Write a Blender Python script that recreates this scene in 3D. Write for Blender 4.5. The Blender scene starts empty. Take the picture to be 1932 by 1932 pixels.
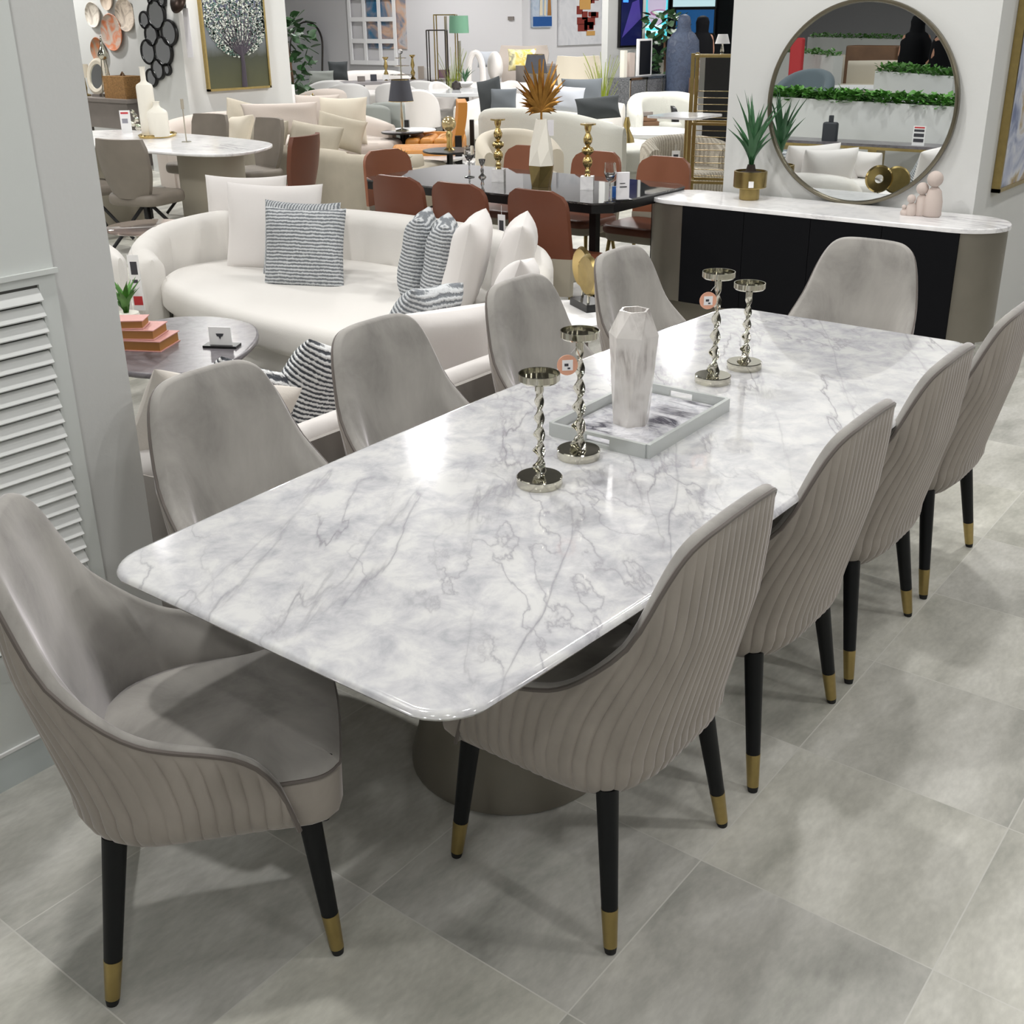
import bpy, math, random
from mathutils import Matrix, Vector, Euler
random.seed(7)
PI = math.pi
S = bpy.context.scene
COL = S.collection

# ------------------------------------------------------------------ camera
H = 1.7
FPX, PITCH, ROLL, YAW, CX, CY = 2107.58, 0.389894, -0.00715385, 0.65118383, 992.4, 898.26
Fw = Vector((math.cos(PITCH)*math.cos(YAW), math.cos(PITCH)*math.sin(YAW), -math.sin(PITCH)))
R0 = Vector((math.sin(YAW), -math.cos(YAW), 0)); U0 = R0.cross(Fw)
Rr = R0*math.cos(ROLL)+U0*math.sin(ROLL); Uu = -R0*math.sin(ROLL)+U0*math.cos(ROLL)
EYE = Vector((0, 0, H))
cd = bpy.data.cameras.new('camera'); cam = bpy.data.objects.new('camera', cd); COL.objects.link(cam)
m = Matrix((Rr, Uu, -Fw)).transposed().to_4x4(); m.translation = EYE; cam.matrix_world = m
cd.sensor_fit = 'HORIZONTAL'; cd.sensor_width = 36; cd.lens = FPX/1932*36
cd.shift_x = -(CX-966)/1932; cd.shift_y = (CY-966)/1932; cd.clip_start = .05; cd.clip_end = 200
S.camera = cam

# ------------------------------------------------------------------ world, exposure, ceiling lights
w = bpy.data.worlds.new('world'); S.world = w; w.use_nodes = True
w.node_tree.nodes['Background'].inputs[0].default_value = (.9, .93, 1, 1)
w.node_tree.nodes['Background'].inputs[1].default_value = .35
S.view_settings.view_transform = 'Standard'; S.view_settings.look = 'None'
S.view_settings.exposure = -0.1; S.view_settings.gamma = 1.0
S.view_settings.use_curve_mapping = False
CEIL = 3.5
LIGHT_POWER = 34
SPOTS = [(0.9, 1.9, 30), (2.7, 3.0, 40), (3.3, -1.5, 30), (-.3, -.5, 17), (4.5, 1.2, 30), (7.3, 6.75, 30), (5.0, 2.7, 24), (1.9, 4.9, 36), (4.4, 7.2, 30)]
GRID = [(x, y) for x in (-9, -5, -1.5, 1.6) for y in (-3, .2, 3.6, 7.5, 11, 14.5)]+[(x, y) for x in (4.6, 8, 11.5, 15, 19) for y in (-3, .2, 2.9, 7.4, 10.6, 14.5)]+[(12.1, 6.8), (-14, 6), (-14, 12), (-20, 9), (-20, 15)]  # last four added to brighten the far hall shown in the mirror
def area(x, y, z, power, size, col=(1, .985, .96)):
    l = bpy.data.lights.new('downlight_lamp', 'AREA'); l.shape = 'DISK'; l.size = size; l.energy = power; l.color = col
    o = bpy.data.objects.new('downlight_lamp', l); o.location = (x, y, z); COL.objects.link(o); return o

for x_, y_, p_ in SPOTS: area(x_, y_, CEIL-.03, p_, .14)
for x_, y_ in GRID: area(x_, y_, CEIL-.03, LIGHT_POWER*(2.6 if x_+y_ > 17 else .35 if (-2 < x_ < 5 and -1 < y_ < 5) else 1), .3)

# ------------------------------------------------------------------ measuring helpers: a photo point to a place in the room
def ray(px, py): return Fw+Rr*((px-CX)/FPX)-Uu*((py-CY)/FPX)
def G(px, py, z=0.0):
    d = ray(px, py); return EYE+d*((z-H)/d.z)
def GX(x0, px, py):
    d = ray(px, py); return EYE+d*(x0/d.x)
def GY(y0, px, py):
    d = ray(px, py); return EYE+d*(y0/d.y)
def GD(px, py, dist):
    d = ray(px, py); return EYE+d*(dist/math.hypot(d.x, d.y))

# ------------------------------------------------------------------ materials
MATS = {}
def newmat(name):
    mt = bpy.data.materials.new(name); mt.use_nodes = True
    nt = mt.node_tree; return mt, nt, nt.nodes['Principled BSDF']
def lin(c):
    return tuple(((v/255)/12.92 if v/255 <= .04045 else ((v/255+.055)/1.055)**2.4) for v in c)
def N(nt, typ, **kw):
    n = nt.nodes.new(typ)
    for k, v in kw.items(): setattr(n, k, v)
    return n
def mat(name, rgb, rough=.6, metal=0, noise=0, nscale=8, bump=0, bscale=60, sheen=0, coat=0, trans=0, ior=1.45, spec=.5, emit=0):
    if name in MATS: return MATS[name]
    mt, nt, b = newmat(name); c = lin(rgb)
    b.inputs['Base Color'].default_value = (*c, 1); b.inputs['Roughness'].default_value = rough; b.inputs['Metallic'].default_value = metal
    b.inputs['Specular IOR Level'].default_value = spec
    if sheen: b.inputs['Sheen Weight'].default_value = sheen; b.inputs['Sheen Roughness'].default_value = .35
    if coat: b.inputs['Coat Weight'].default_value = coat; b.inputs['Coat Roughness'].default_value = .05
    if trans: b.inputs['Transmission Weight'].default_value = trans; b.inputs['IOR'].default_value = ior
    if emit: b.inputs['Emission Color'].default_value = (*c, 1); b.inputs['Emission Strength'].default_value = emit
    tc = N(nt, 'ShaderNodeTexCoord')
    if noise:
        n = N(nt, 'ShaderNodeTexNoise'); n.inputs['Scale'].default_value = nscale; n.inputs['Detail'].default_value = 5
        nt.links.new(tc.outputs['Object'], n.inputs['Vector'])
        r = N(nt, 'ShaderNodeValToRGB'); r.color_ramp.elements[0].position = .3; r.color_ramp.elements[1].position = .7
        r.color_ramp.elements[0].color = (*[max(0, v*(1-noise)) for v in c], 1); r.color_ramp.elements[1].color = (*[min(1, v*(1+noise)) for v in c], 1)
        nt.links.new(n.outputs['Fac'], r.inputs['Fac']); nt.links.new(r.outputs['Color'], b.inputs['Base Color'])
    if bump:
        n = N(nt, 'ShaderNodeTexNoise'); n.inputs['Scale'].default_value = bscale; n.inputs['Detail'].default_value = 4
        nt.links.new(tc.outputs['Object'], n.inputs['Vector'])
        bp = N(nt, 'ShaderNodeBump'); bp.inputs['Strength'].default_value = bump; bp.inputs['Distance'].default_value = .01
        nt.links.new(n.outputs['Fac'], bp.inputs['Height']); nt.links.new(bp.outputs['Normal'], b.inputs['Normal'])
    MATS[name] = mt; return mt
def ramp(nt, stops):
    r = N(nt, 'ShaderNodeValToRGB'); e = r.color_ramp.elements
    while len(e) < len(stops): e.new(.5)
    for i, (p_, c_) in enumerate(stops): e[i].position = p_; e[i].color = (*c_, 1)
    return r
def marble(name, base, vein, fine, scale=1.0, rough=.06, rot=.9, coat=1.0, stretch=.35, vw=.03, cloud=1.0, zs=1.0):
    mt, nt, b = newmat(name); L = nt.links.new
    tc = N(nt, 'ShaderNodeTexCoord'); mp = N(nt, 'ShaderNodeMapping'); mp.inputs['Rotation'].default_value = (0, 0, rot); mp.inputs['Scale'].default_value = (scale, scale*stretch, scale*zs)
    L(tc.outputs['Object'], mp.inputs['Vector'])
    n1 = N(nt, 'ShaderNodeTexNoise'); n1.inputs['Scale'].default_value = 2.2; n1.inputs['Detail'].default_value = 9; n1.inputs['Roughness'].default_value = .62; n1.inputs['Distortion'].default_value = .8
    L(mp.outputs['Vector'], n1.inputs['Vector'])
    s = N(nt, 'ShaderNodeMath', operation='SUBTRACT'); s.inputs[1].default_value = .5; L(n1.outputs['Fac'], s.inputs[0])
    a = N(nt, 'ShaderNodeMath', operation='ABSOLUTE'); L(s.outputs[0], a.inputs[0])
    rv = ramp(nt, [(0, (1, 1, 1)), (vw*.35, (.5, .5, .5)), (vw, (0, 0, 0))]); L(a.outputs[0], rv.inputs['Fac'])
    nm = N(nt, 'ShaderNodeTexNoise'); nm.inputs['Scale'].default_value = 1.7*scale; L(tc.outputs['Object'], nm.inputs['Vector'])
    rm = ramp(nt, [(.42, (0, 0, 0)), (.62, (1, 1, 1))]); L(nm.outputs['Fac'], rm.inputs['Fac'])
    mu = N(nt, 'ShaderNodeMath', operation='MULTIPLY'); L(rv.outputs['Color'], mu.inputs[0]); L(rm.outputs['Color'], mu.inputs[1])
    n2 = N(nt, 'ShaderNodeTexNoise'); n2.inputs['Scale'].default_value = 11*scale; n2.inputs['Detail'].default_value = 7; n2.inputs['Distortion'].default_value = .7; L(tc.outputs['Object'], n2.inputs['Vector'])
    r2 = ramp(nt, [(.36, tuple(1-(1-.0)*(1-v) for v in fine)), (.56, base)]); L(n2.outputs['Fac'], r2.inputs['Fac'])
    mc = N(nt, 'ShaderNodeMixRGB'); mc.inputs['Fac'].default_value = cloud; mc.inputs[1].default_value = (*base, 1); L(r2.outputs['Color'], mc.inputs[2])
    mx = N(nt, 'ShaderNodeMixRGB'); L(mu.outputs[0], mx.inputs['Fac']); L(mc.outputs['Color'], mx.inputs[1]); mx.inputs[2].default_value = (*vein, 1)
    L(mx.outputs['Color'], b.inputs['Base Color']); b.inputs['Roughness'].default_value = rough
    b.inputs['Coat Weight'].default_value = coat; b.inputs['Coat Roughness'].default_value = .03
    return mt
def velvet(name, rgb, dark=.84, light=1.14, sheen=.6):
    mt, nt, b = newmat(name); L = nt.links.new; c = lin(rgb)
    tc = N(nt, 'ShaderNodeTexCoord'); n = N(nt, 'ShaderNodeTexNoise'); n.inputs['Scale'].default_value = 5; n.inputs['Detail'].default_value = 7; n.inputs['Roughness'].default_value = .62; n.inputs['Distortion'].default_value = .6
    mp = N(nt, 'ShaderNodeMapping'); mp.inputs['Scale'].default_value = (1, 1, .6); L(tc.outputs['Object'], mp.inputs['Vector']); L(mp.outputs['Vector'], n.inputs['Vector'])
    r = ramp(nt, [(.3, tuple(v*dark for v in c)), (.5, c), (.72, tuple(min(1, v*light) for v in c))]); L(n.outputs['Fac'], r.inputs['Fac'])
    L(r.outputs['Color'], b.inputs['Base Color']); b.inputs['Roughness'].default_value = .75; b.inputs['Specular IOR Level'].default_value = .2
    b.inputs['Sheen Weight'].default_value = sheen; b.inputs['Sheen Roughness'].default_value = .28; b.inputs['Sheen Tint'].default_value = (.95, .91, .96, 1)
    bp = N(nt, 'ShaderNodeBump'); bp.inputs['Strength'].default_value = .12; bp.inputs['Distance'].default_value = .01
    L(n.outputs['Fac'], bp.inputs['Height']); L(bp.outputs['Normal'], b.inputs['Normal'])
    return mt
def stripefab(name, a_, b_, freq=62, axis=2):
    mt, nt, b = newmat(name); L = nt.links.new
    tc = N(nt, 'ShaderNodeTexCoord'); sp = N(nt, 'ShaderNodeSeparateXYZ'); L(tc.outputs['Object'], sp.inputs[0])
    n = N(nt, 'ShaderNodeTexNoise'); n.inputs['Scale'].default_value = 14; n.inputs['Detail'].default_value = 6; L(tc.outputs['Object'], n.inputs['Vector'])
    k = N(nt, 'ShaderNodeMath', operation='MULTIPLY'); k.inputs[1].default_value = freq*2*PI/1.0*.5; L(sp.outputs[axis], k.inputs[0])
    k2 = N(nt, 'ShaderNodeMath', operation='MULTIPLY_ADD'); k2.inputs[1].default_value = 5; L(n.outputs['Fac'], k2.inputs[0]); L(k.outputs[0], k2.inputs[2])
    s = N(nt, 'ShaderNodeMath', operation='SINE'); L(k2.outputs[0], s.inputs[0])
    n3 = N(nt, 'ShaderNodeTexNoise'); n3.inputs['Scale'].default_value = 90; n3.inputs['Detail'].default_value = 3; L(tc.outputs['Object'], n3.inputs['Vector'])
    ad = N(nt, 'ShaderNodeMath', operation='MULTIPLY_ADD'); ad.inputs[1].default_value = 3.4; L(n3.outputs['Fac'], ad.inputs[0]); L(s.outputs[0], ad.inputs[2])
    r = ramp(nt, [(.34, lin(a_)), (.62, lin(b_))])
    mr = N(nt, 'ShaderNodeMapRange'); mr.inputs[1].default_value = .2; mr.inputs[2].default_value = 3.2; L(ad.outputs[0], mr.inputs[0]); L(mr.outputs[0], r.inputs['Fac'])
    L(r.outputs['Color'], b.inputs['Base Color']); b.inputs['Roughness'].default_value = .9
    bp = N(nt, 'ShaderNodeBump'); bp.inputs['Strength'].default_value = .5; bp.inputs['Distance'].default_value = .006; L(ad.outputs[0], bp.inputs['Height']); L(bp.outputs['Normal'], b.inputs['Normal'])
    return mt
def picture(name, builder):
    mt, nt, b = newmat(name); builder(nt, b); b.inputs['Roughness'].default_value = .6; return mt

def floor_mat():
    mt, nt, b = newmat('floor_tile'); L = nt.links.new
    T, OX, OY = .5048, .2485, .3670
    g = N(nt, 'ShaderNodeNewGeometry'); sp = N(nt, 'ShaderNodeSeparateXYZ'); L(g.outputs['Position'], sp.inputs[0])
    fr = []; fl = []
    for ax, o in ((0, OX), (1, OY)):
        s = N(nt, 'ShaderNodeMath', operation='SUBTRACT'); s.inputs[1].default_value = o-40*T; L(sp.outputs[ax], s.inputs[0])
        d = N(nt, 'ShaderNodeMath', operation='DIVIDE'); d.inputs[1].default_value = T; L(s.outputs[0], d.inputs[0])
        f = N(nt, 'ShaderNodeMath', operation='FRACT'); L(d.outputs[0], f.inputs[0])
        q = N(nt, 'ShaderNodeMath', operation='FLOOR'); L(d.outputs[0], q.inputs[0])
        c = N(nt, 'ShaderNodeMath', operation='SUBTRACT'); c.inputs[1].default_value = .5; L(f.outputs[0], c.inputs[0])
        a = N(nt, 'ShaderNodeMath', operation='ABSOLUTE'); L(c.outputs[0], a.inputs[0]); fr.append(a); fl.append(q)
    mxx = N(nt, 'ShaderNodeMath', operation='MAXIMUM'); L(fr[0].outputs[0], mxx.inputs[0]); L(fr[1].outputs[0], mxx.inputs[1])
    gr = N(nt, 'ShaderNodeMath', operation='GREATER_THAN'); gr.inputs[1].default_value = .4970; L(mxx.outputs[0], gr.inputs[0])
    cb = N(nt, 'ShaderNodeCombineXYZ'); L(fl[0].outputs[0], cb.inputs[0]); L(fl[1].outputs[0], cb.inputs[1])
    wn = N(nt, 'ShaderNodeTexWhiteNoise'); L(cb.outputs[0], wn.inputs['Vector'])
    # every tile takes its clouds from another part of the pattern
    vm = N(nt, 'ShaderNodeVectorMath', operation='MULTIPLY'); vm.inputs[1].default_value = (9, 9, 9); L(wn.outputs['Color'], vm.inputs[0])
    va = N(nt, 'ShaderNodeVectorMath', operation='ADD'); L(vm.outputs[0], va.inputs[0]); L(g.outputs['Position'], va.inputs[1])
    mp = N(nt, 'ShaderNodeMapping'); mp.inputs['Scale'].default_value = (1.0, 2.1, 1); mp.inputs['Rotation'].default_value = (0, 0, .5); L(va.outputs[0], mp.inputs['Vector'])
    n1 = N(nt, 'ShaderNodeTexNoise'); n1.inputs['Scale'].default_value = 2.6; n1.inputs['Detail'].default_value = 8; n1.inputs['Roughness'].default_value = .6; n1.inputs['Distortion'].default_value = .3; L(mp.outputs[0], n1.inputs['Vector'])
    r1 = ramp(nt, [(.28, lin((158, 158, 149))), (.5, lin((193, 192, 183))), (.72, lin((219, 218, 210)))]); L(n1.outputs['Fac'], r1.inputs['Fac'])
    n2 = N(nt, 'ShaderNodeTexNoise'); n2.inputs['Scale'].default_value = 38; n2.inputs['Detail'].default_value = 6; L(mp.outputs[0], n2.inputs['Vector'])
    r2 = ramp(nt, [(.3, (.9, .9, .9)), (.7, (1.05, 1.05, 1.05))]); L(n2.outputs['Fac'], r2.inputs['Fac'])
    m1 = N(nt, 'ShaderNodeMixRGB', blend_type='MULTIPLY'); m1.inputs['Fac'].default_value = 1; L(r1.outputs['Color'], m1.inputs[1]); L(r2.outputs['Color'], m1.inputs[2])
    r3 = ramp(nt, [(0, (.9, .9, .92)), (1, (1.06, 1.06, 1.04))]); L(wn.outputs['Value'], r3.inputs['Fac'])
    m2 = N(nt, 'ShaderNodeMixRGB', blend_type='MULTIPLY'); m2.inputs['Fac'].default_value = 1; L(m1.outputs['Color'], m2.inputs[1]); L(r3.outputs['Color'], m2.inputs[2])
    m3 = N(nt, 'ShaderNodeMixRGB'); L(gr.outputs[0], m3.inputs['Fac']); L(m2.outputs['Color'], m3.inputs[1]); m3.inputs[2].default_value = (*lin((204, 203, 196)), 1)
    L(m3.outputs['Color'], b.inputs['Base Color']); b.inputs['Roughness'].default_value = .42; b.inputs['Specular IOR Level'].default_value = .4
    bp = N(nt, 'ShaderNodeBump'); bp.inputs['Strength'].default_value = .05; L(n2.outputs['Fac'], bp.inputs['Height']); L(bp.outputs['Normal'], b.inputs['Normal'])
    return mt

wallm = mat('wall_paint', (208, 209, 207), .75, bump=.04, bscale=90)
wallg = mat('wall_paint_grey', (214, 213, 216), .8, bump=.04, bscale=90)
doorm = mat('door_paint', (216, 220, 217), .38)
ceilm = mat('ceiling_paint', (96, 96, 98), .9)
def table_marble():
    mt, nt, b = newmat('table_marble'); L = nt.links.new
    tc = N(nt, 'ShaderNodeTexCoord'); base = None
    n2 = N(nt, 'ShaderNodeTexNoise'); n2.inputs['Scale'].default_value = 12; n2.inputs['Detail'].default_value = 10; n2.inputs['Roughness'].default_value = .66; n2.inputs['Distortion'].default_value = .35; L(tc.outputs['Object'], n2.inputs['Vector'])
    cl_ = ramp(nt, [(.33, lin((184, 185, 190))), (.47, lin((206, 206, 209))), (.60, lin((223, 223, 222)))]); L(n2.outputs['Fac'], cl_.inputs['Fac']); cur = cl_.outputs['Color']
    for rot, sc, st, wd, col, lo in ((.50, 3.0, .15, .009, (134, 132, 140), .45), (.62, 4.6, .20, .009, (146, 144, 150), .45), (.8, 9, .5, .02, (176, 175, 180), .46)):
        m0 = N(nt, 'ShaderNodeMapping'); m0.inputs['Rotation'].default_value = (0, 0, -rot); L(tc.outputs['Object'], m0.inputs['Vector']); mp = N(nt, 'ShaderNodeMapping'); mp.inputs['Scale'].default_value = (st, 1, 1); mp.inputs['Location'].default_value = (rot*7, sc, 0); L(m0.outputs[0], mp.inputs['Vector'])
        n = N(nt, 'ShaderNodeTexNoise'); n.inputs['Scale'].default_value = sc; n.inputs['Detail'].default_value = 9; n.inputs['Roughness'].default_value = .5; n.inputs['Distortion'].default_value = .12; L(mp.outputs[0], n.inputs['Vector'])
        q = N(nt, 'ShaderNodeMath', operation='SUBTRACT'); q.inputs[1].default_value = .5; L(n.outputs['Fac'], q.inputs[0]); a = N(nt, 'ShaderNodeMath', operation='ABSOLUTE'); L(q.outputs[0], a.inputs[0])
        r = ramp(nt, [(0, (1, 1, 1)), (wd*.3, (.6, .6, .6)), (wd, (.12, .12, .12)), (wd*2.5, (0, 0, 0))]); L(a.outputs[0], r.inputs['Fac'])
        nm = N(nt, 'ShaderNodeTexNoise'); nm.inputs['Scale'].default_value = 3; nm.inputs['Detail'].default_value = 3; L(mp.outputs[0], nm.inputs['Vector']); rm = ramp(nt, [(lo, (0, 0, 0)), (lo+.14, (1, 1, 1))]); L(nm.outputs['Fac'], rm.inputs['Fac'])
        mu = N(nt, 'ShaderNodeMath', operation='MULTIPLY'); L(r.outputs['Color'], mu.inputs[0]); L(rm.outputs['Color'], mu.inputs[1])
        mx = N(nt, 'ShaderNodeMixRGB'); L(mu.outputs[0], mx.inputs['Fac']); L(cur, mx.inputs[1]); mx.inputs[2].default_value = (*lin(col), 1); cur = mx.outputs['Color']
    L(cur, b.inputs['Base Color']); b.inputs['Roughness'].default_value = .12; b.inputs['Coat Weight'].default_value = 1; b.inputs['Coat Roughness'].default_value = .02
    return mt
tabm = table_marble()
whitem = marble('white_marble', lin((240, 239, 239)), lin((176, 174, 178)), lin((228, 227, 228)), scale=1.1, coat=.15, rough=.22, vw=.02)
greym = marble('grey_marble', lin((112, 108, 112)), lin((74, 70, 74)), lin((94, 90, 94)), scale=2.0, vw=.07, rot=.4, coat=.15, rough=.28)
blackm = marble('black_marble', lin((58, 57, 58)), lin((188, 180, 172)), lin((44, 43, 45)), scale=.8, vw=.006, rot=.8, rough=.04)
traym = marble('tray_marble', lin((232, 232, 236)), lin((72, 70, 84)), lin((206, 206, 214)), scale=5, vw=.09, rot=1.0, stretch=.3)
vasem = marble('vase_marble', lin((220, 216, 212)), lin((160, 153, 148)), lin((214, 210, 206)), scale=7, vw=.13, stretch=1.0, coat=.4, rough=.2, zs=.16, rot=0, cloud=.3)
velv = velvet('grey_velvet', (162, 155, 147)); velv_in = velvet('grey_velvet_inner', (162, 159, 154), .70, 1.22, 1.0)
pipem = mat('velvet_piping', (104, 97, 92), .7, sheen=.4)
blackleg = mat('black_metal', (9, 12, 15), .5, spec=.3); brass = mat('brushed_brass', (172, 152, 100), .3, 1, noise=.08, nscale=30)
gold = mat('polished_gold', (214, 188, 126), .18, 1); silver = mat('polished_nickel', (205, 202, 188), .1, 1); rubber = mat('black_rubber', (18, 18, 18), .7)
pewter = mat('brushed_pewter', (128, 122, 106), .36, 1, noise=.1, nscale=5); olive = mat('brushed_champagne', (140, 135, 125), .42, .75, noise=.08, nscale=4)
whitefab = mat('white_boucle', (224, 221, 216), .95, bump=.12, bscale=220, sheen=.15)
whitefab2 = mat('white_velvet', (222, 218, 215), .85, bump=.08, bscale=30, sheen=.3)
creamfab = mat('cream_fabric', (212, 204, 188), .95, bump=.12, bscale=180); beigefab = mat('beige_linen', (182, 174, 158), .95, noise=.05, bump=.12, bscale=160)
pinkbeige = mat('pale_taupe_fabric', (196, 186, 178), .95, bump=.12, bscale=140); boucle = mat('pale_grey_boucle', (202, 202, 194), .97, bump=.5, bscale=170)
ribfab = stripefab('ribbed_beige', (166, 158, 143), (196, 189, 174), 70, 0); taupefab = mat('taupe_leather', (128, 120, 110), .55, noise=.06); taupeshell = mat('taupe_shell', (164, 157, 142), .6)
orange = mat('orange_leather_lit', (142, 88, 62), .45, noise=.06, nscale=5); orange_shaded = mat('orange_leather_shaded', (104, 58, 38), .45, noise=.06, nscale=5)  # one leather; the darker tone has the near chairs' shade in its colour
mustard = mat('mustard_leather', (192, 128, 50), .5); sagegrey = mat('grey_green_fabric', (132, 136, 132), .9)
charcoal = mat('charcoal_fabric', (58, 62, 64), .9, bump=.1); slate = mat('slate_fabric', (98, 103, 108), .9); palegrey = mat('pale_grey_fabric', (188, 192, 200), .9)
stripe1 = stripefab('grey_striped_weave', (116, 121, 126), (200, 203, 205), 112, 2); stripe2 = stripefab('grey_plaid_weave', (116, 121, 126), (200, 203, 205), 112, 0); stripe3 = stripefab('black_striped_weave', (66, 70, 76), (224, 225, 225), 120, 2)
blackp = mat('black_lacquer', (10, 10, 12), .35); blackfab = mat('black_fluted', (9, 10, 14), .75, spec=.15); offwhite = mat('offwhite_ceramic', (236, 232, 220), .45)
glass = mat('clear_glass', (250, 250, 250), .02, trans=1, ior=1.45); acryl = mat('smoky_acrylic', (200, 185, 178), .05, trans=.8, ior=1.3)
mirrorm = mat('mirror_silver', (238, 242, 242), .0, 1); leafg = mat('aloe_green', (58, 104, 66), .5, noise=.25, nscale=10); leafy = mat('leaf_green', (84, 138, 58), .5, noise=.35, nscale=14)
leafd = mat('dark_leaf', (46, 82, 44), .5, noise=.3, nscale=9); grassm = mat('yellow_green_grass', (136, 150, 40), .6, noise=.2); soil = mat('dark_soil', (44, 34, 28), .95, bump=.5)
wood = mat('brown_wood', (112, 82, 58), .5, noise=.2, nscale=3); woodgrey = mat('grey_wood', (124, 117, 112), .5, noise=.1, nscale=3)
paper = mat('white_paper', (240, 240, 240), .6); redp = mat('red_print', (196, 54, 58), .6); inkp = mat('dark_print', (60, 60, 66), .6); pinkp = mat('pink_cloth_cover', (206, 152, 146), .5, bump=.3, bscale=60)
orangep = mat('amber_page_edge', (162, 112, 56), .6); blue = mat('blue_card', (34, 84, 150), .5); tagm = mat('peach_tag', (226, 168, 140), .5); lilac = mat('lilac_fabric', (190, 178, 196), .9)
pinkstone = mat('pale_pink_stone', (198, 184, 176), .7, bump=.05); greenshade = mat('green_shade', (112, 158, 132), .8); blackshade = mat('dark_grey_shade', (64, 66, 74), .8)
tagwhite = mat('tag_white', (232, 230, 234), .5); darkmet = mat('dark_steel', (70, 66, 64), .4, .8)

# ------------------------------------------------------------------ mesh helpers
class MB:
    def __init__(s): s.v = []; s.f = []
    def add(s, vs, fs, M=None):
        b = len(s.v)
        s.v += [tuple(M @ Vector(q)) for q in vs] if M is not None else [tuple(q) for q in vs]
        s.f += [tuple(i+b for i in f) for f in fs]; return s
    def grid(s, P_, wu=False, wv=False, M=None):     # P_ rows of points
        n = len(P_); k = len(P_[0]); vs = [q for r in P_ for q in r]; fs = []
        for i in range(n-(0 if wv else 1)):
            for j in range(k-(0 if wu else 1)):
                a = i*k+j; b = i*k+(j+1) % k; c = ((i+1) % n)*k+(j+1) % k; d = ((i+1) % n)*k+j; fs.append((a, b, c, d))
        return s.add(vs, fs, M)
    def box(s, x0, x1, y0, y1, z0, z1, M=None):
        return s.add([(x0, y0, z0), (x1, y0, z0), (x1, y1, z0), (x0, y1, z0), (x0, y0, z1), (x1, y0, z1), (x1, y1, z1), (x0, y1, z1)],
                     [(0, 3, 2, 1), (4, 5, 6, 7), (0, 1, 5, 4), (1, 2, 6, 5), (2, 3, 7, 6), (3, 0, 4, 7)], M)
    def prism(s, out, z0, z1, r=0.0, rb=0.0, n=3, M=None):     # outline with rounded upper / lower edges
        rings = []
        def ring(d, z): return [(x, y, z) for x, y in inset(out, d)]
        if rb > 0:
            for i in range(n+1):
                a = PI/2*i/n; rings.append(ring(rb*(1-math.sin(a)), z0+rb*(1-math.cos(a))))
        else: rings.append(ring(0, z0))
        if r > 0:
            for i in range(n+1):
                a = PI/2*i/n; rings.append(ring(r*(1-math.cos(a)), z1-r*(1-math.sin(a))))
            rings.append(ring(r*1.15, z1))
        else: rings.append(ring(0, z1))
        k = len(out); b = len(s.v); s.grid(rings, wu=True, M=M)
        s.f.append(tuple(b+i for i in reversed(range(k)))); s.f.append(tuple(b+(len(rings)-1)*k+i for i in range(k))); return s
    def lathe(s, prof, n=24, M=None, cap=True):
        rows = [[(r*math.cos(2*PI*j/n), r*math.sin(2*PI*j/n), z) for j in range(n)] for r, z in prof]
        b = len(s.v); s.grid(rows, wu=True, M=M)
        if cap:
            s.f.append(tuple(b+i for i in reversed(range(n)))); s.f.append(tuple(b+(len(prof)-1)*n+i for i in range(n)))
        return s
    def tube(s, pts, r, n=8, closed=False, M=None, cap=True):
        pts = [Vector(q) for q in pts]; k = len(pts); rows = []; up = None
        for i, q in enumerate(pts):
            a = pts[(i-1) % k] if (closed or i > 0) else q; c = pts[(i+1) % k] if (closed or i < k-1) else q
            t = (c-a).normalized() if (c-a).length > 1e-9 else Vector((0, 0, 1))
            if up is None: up = Vector((0, 0, 1)) if abs(t.z) < .9 else Vector((1, 0, 0))
            x = t.cross(up).normalized(); y = x.cross(t).normalized(); up = y
            rr = r[i] if isinstance(r, (list, tuple)) else r
            rows.append([q+x*(rr*math.cos(2*PI*j/n))+y*(rr*math.sin(2*PI*j/n)) for j in range(n)])
        b = len(s.v); s.grid(rows, wu=True, wv=closed, M=M)
        if cap and not closed:
            s.f.append(tuple(b+i for i in reversed(range(n)))); s.f.append(tuple(b+(k-1)*n+i for i in range(n)))
        return s
    def cyl(s, x, y, z0, z1, r, n=20, r2=None, M=None): return s.lathe([(r, z0), (r if r2 is None else r2, z1)], n, (M or Matrix.Identity(4)) @ Matrix.Translation((x, y, 0)))
    def ball(s, c, r, n=14, sq=(1, 1, 1)):
        rows = [[(c[0]+sq[0]*r*math.sin(PI*i/n)*math.cos(2*PI*j/(2*n)), c[1]+sq[1]*r*math.sin(PI*i/n)*math.sin(2*PI*j/(2*n)), c[2]-sq[2]*r*math.cos(PI*i/n)) for j in range(2*n)] for i in range(n+1)]
        return s.grid(rows, wu=True)
def inset(out, d):
    if d == 0: return list(out)
    n = len(out); res = []
    for i in range(n):
        a = Vector(out[i-1]); b = Vector(out[i]); c = Vector(out[(i+1) % n])
        e1 = (b-a); e2 = (c-b)
        e1 = e1.normalized() if e1.length > 1e-9 else e2.normalized(); e2 = e2.normalized() if e2.length > 1e-9 else e1
        n1 = Vector((-e1.y, e1.x)); n2 = Vector((-e2.y, e2.x)); nn = (n1+n2)
        nn = nn.normalized() if nn.length > 1e-6 else n1
        k = max(.5, nn.dot(n1)); res.append(tuple(b+nn*(d/k)))
    return res
def rrect(x0, x1, y0, y1, r, n=6):
    o = []
    for cx, cy, a0 in ((x1-r, y0+r, -PI/2), (x1-r, y1-r, 0), (x0+r, y1-r, PI/2), (x0+r, y0+r, PI)):
        for i in range(n+1): a = a0+PI/2*i/n; o.append((cx+r*math.cos(a), cy+r*math.sin(a)))
    return o
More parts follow.
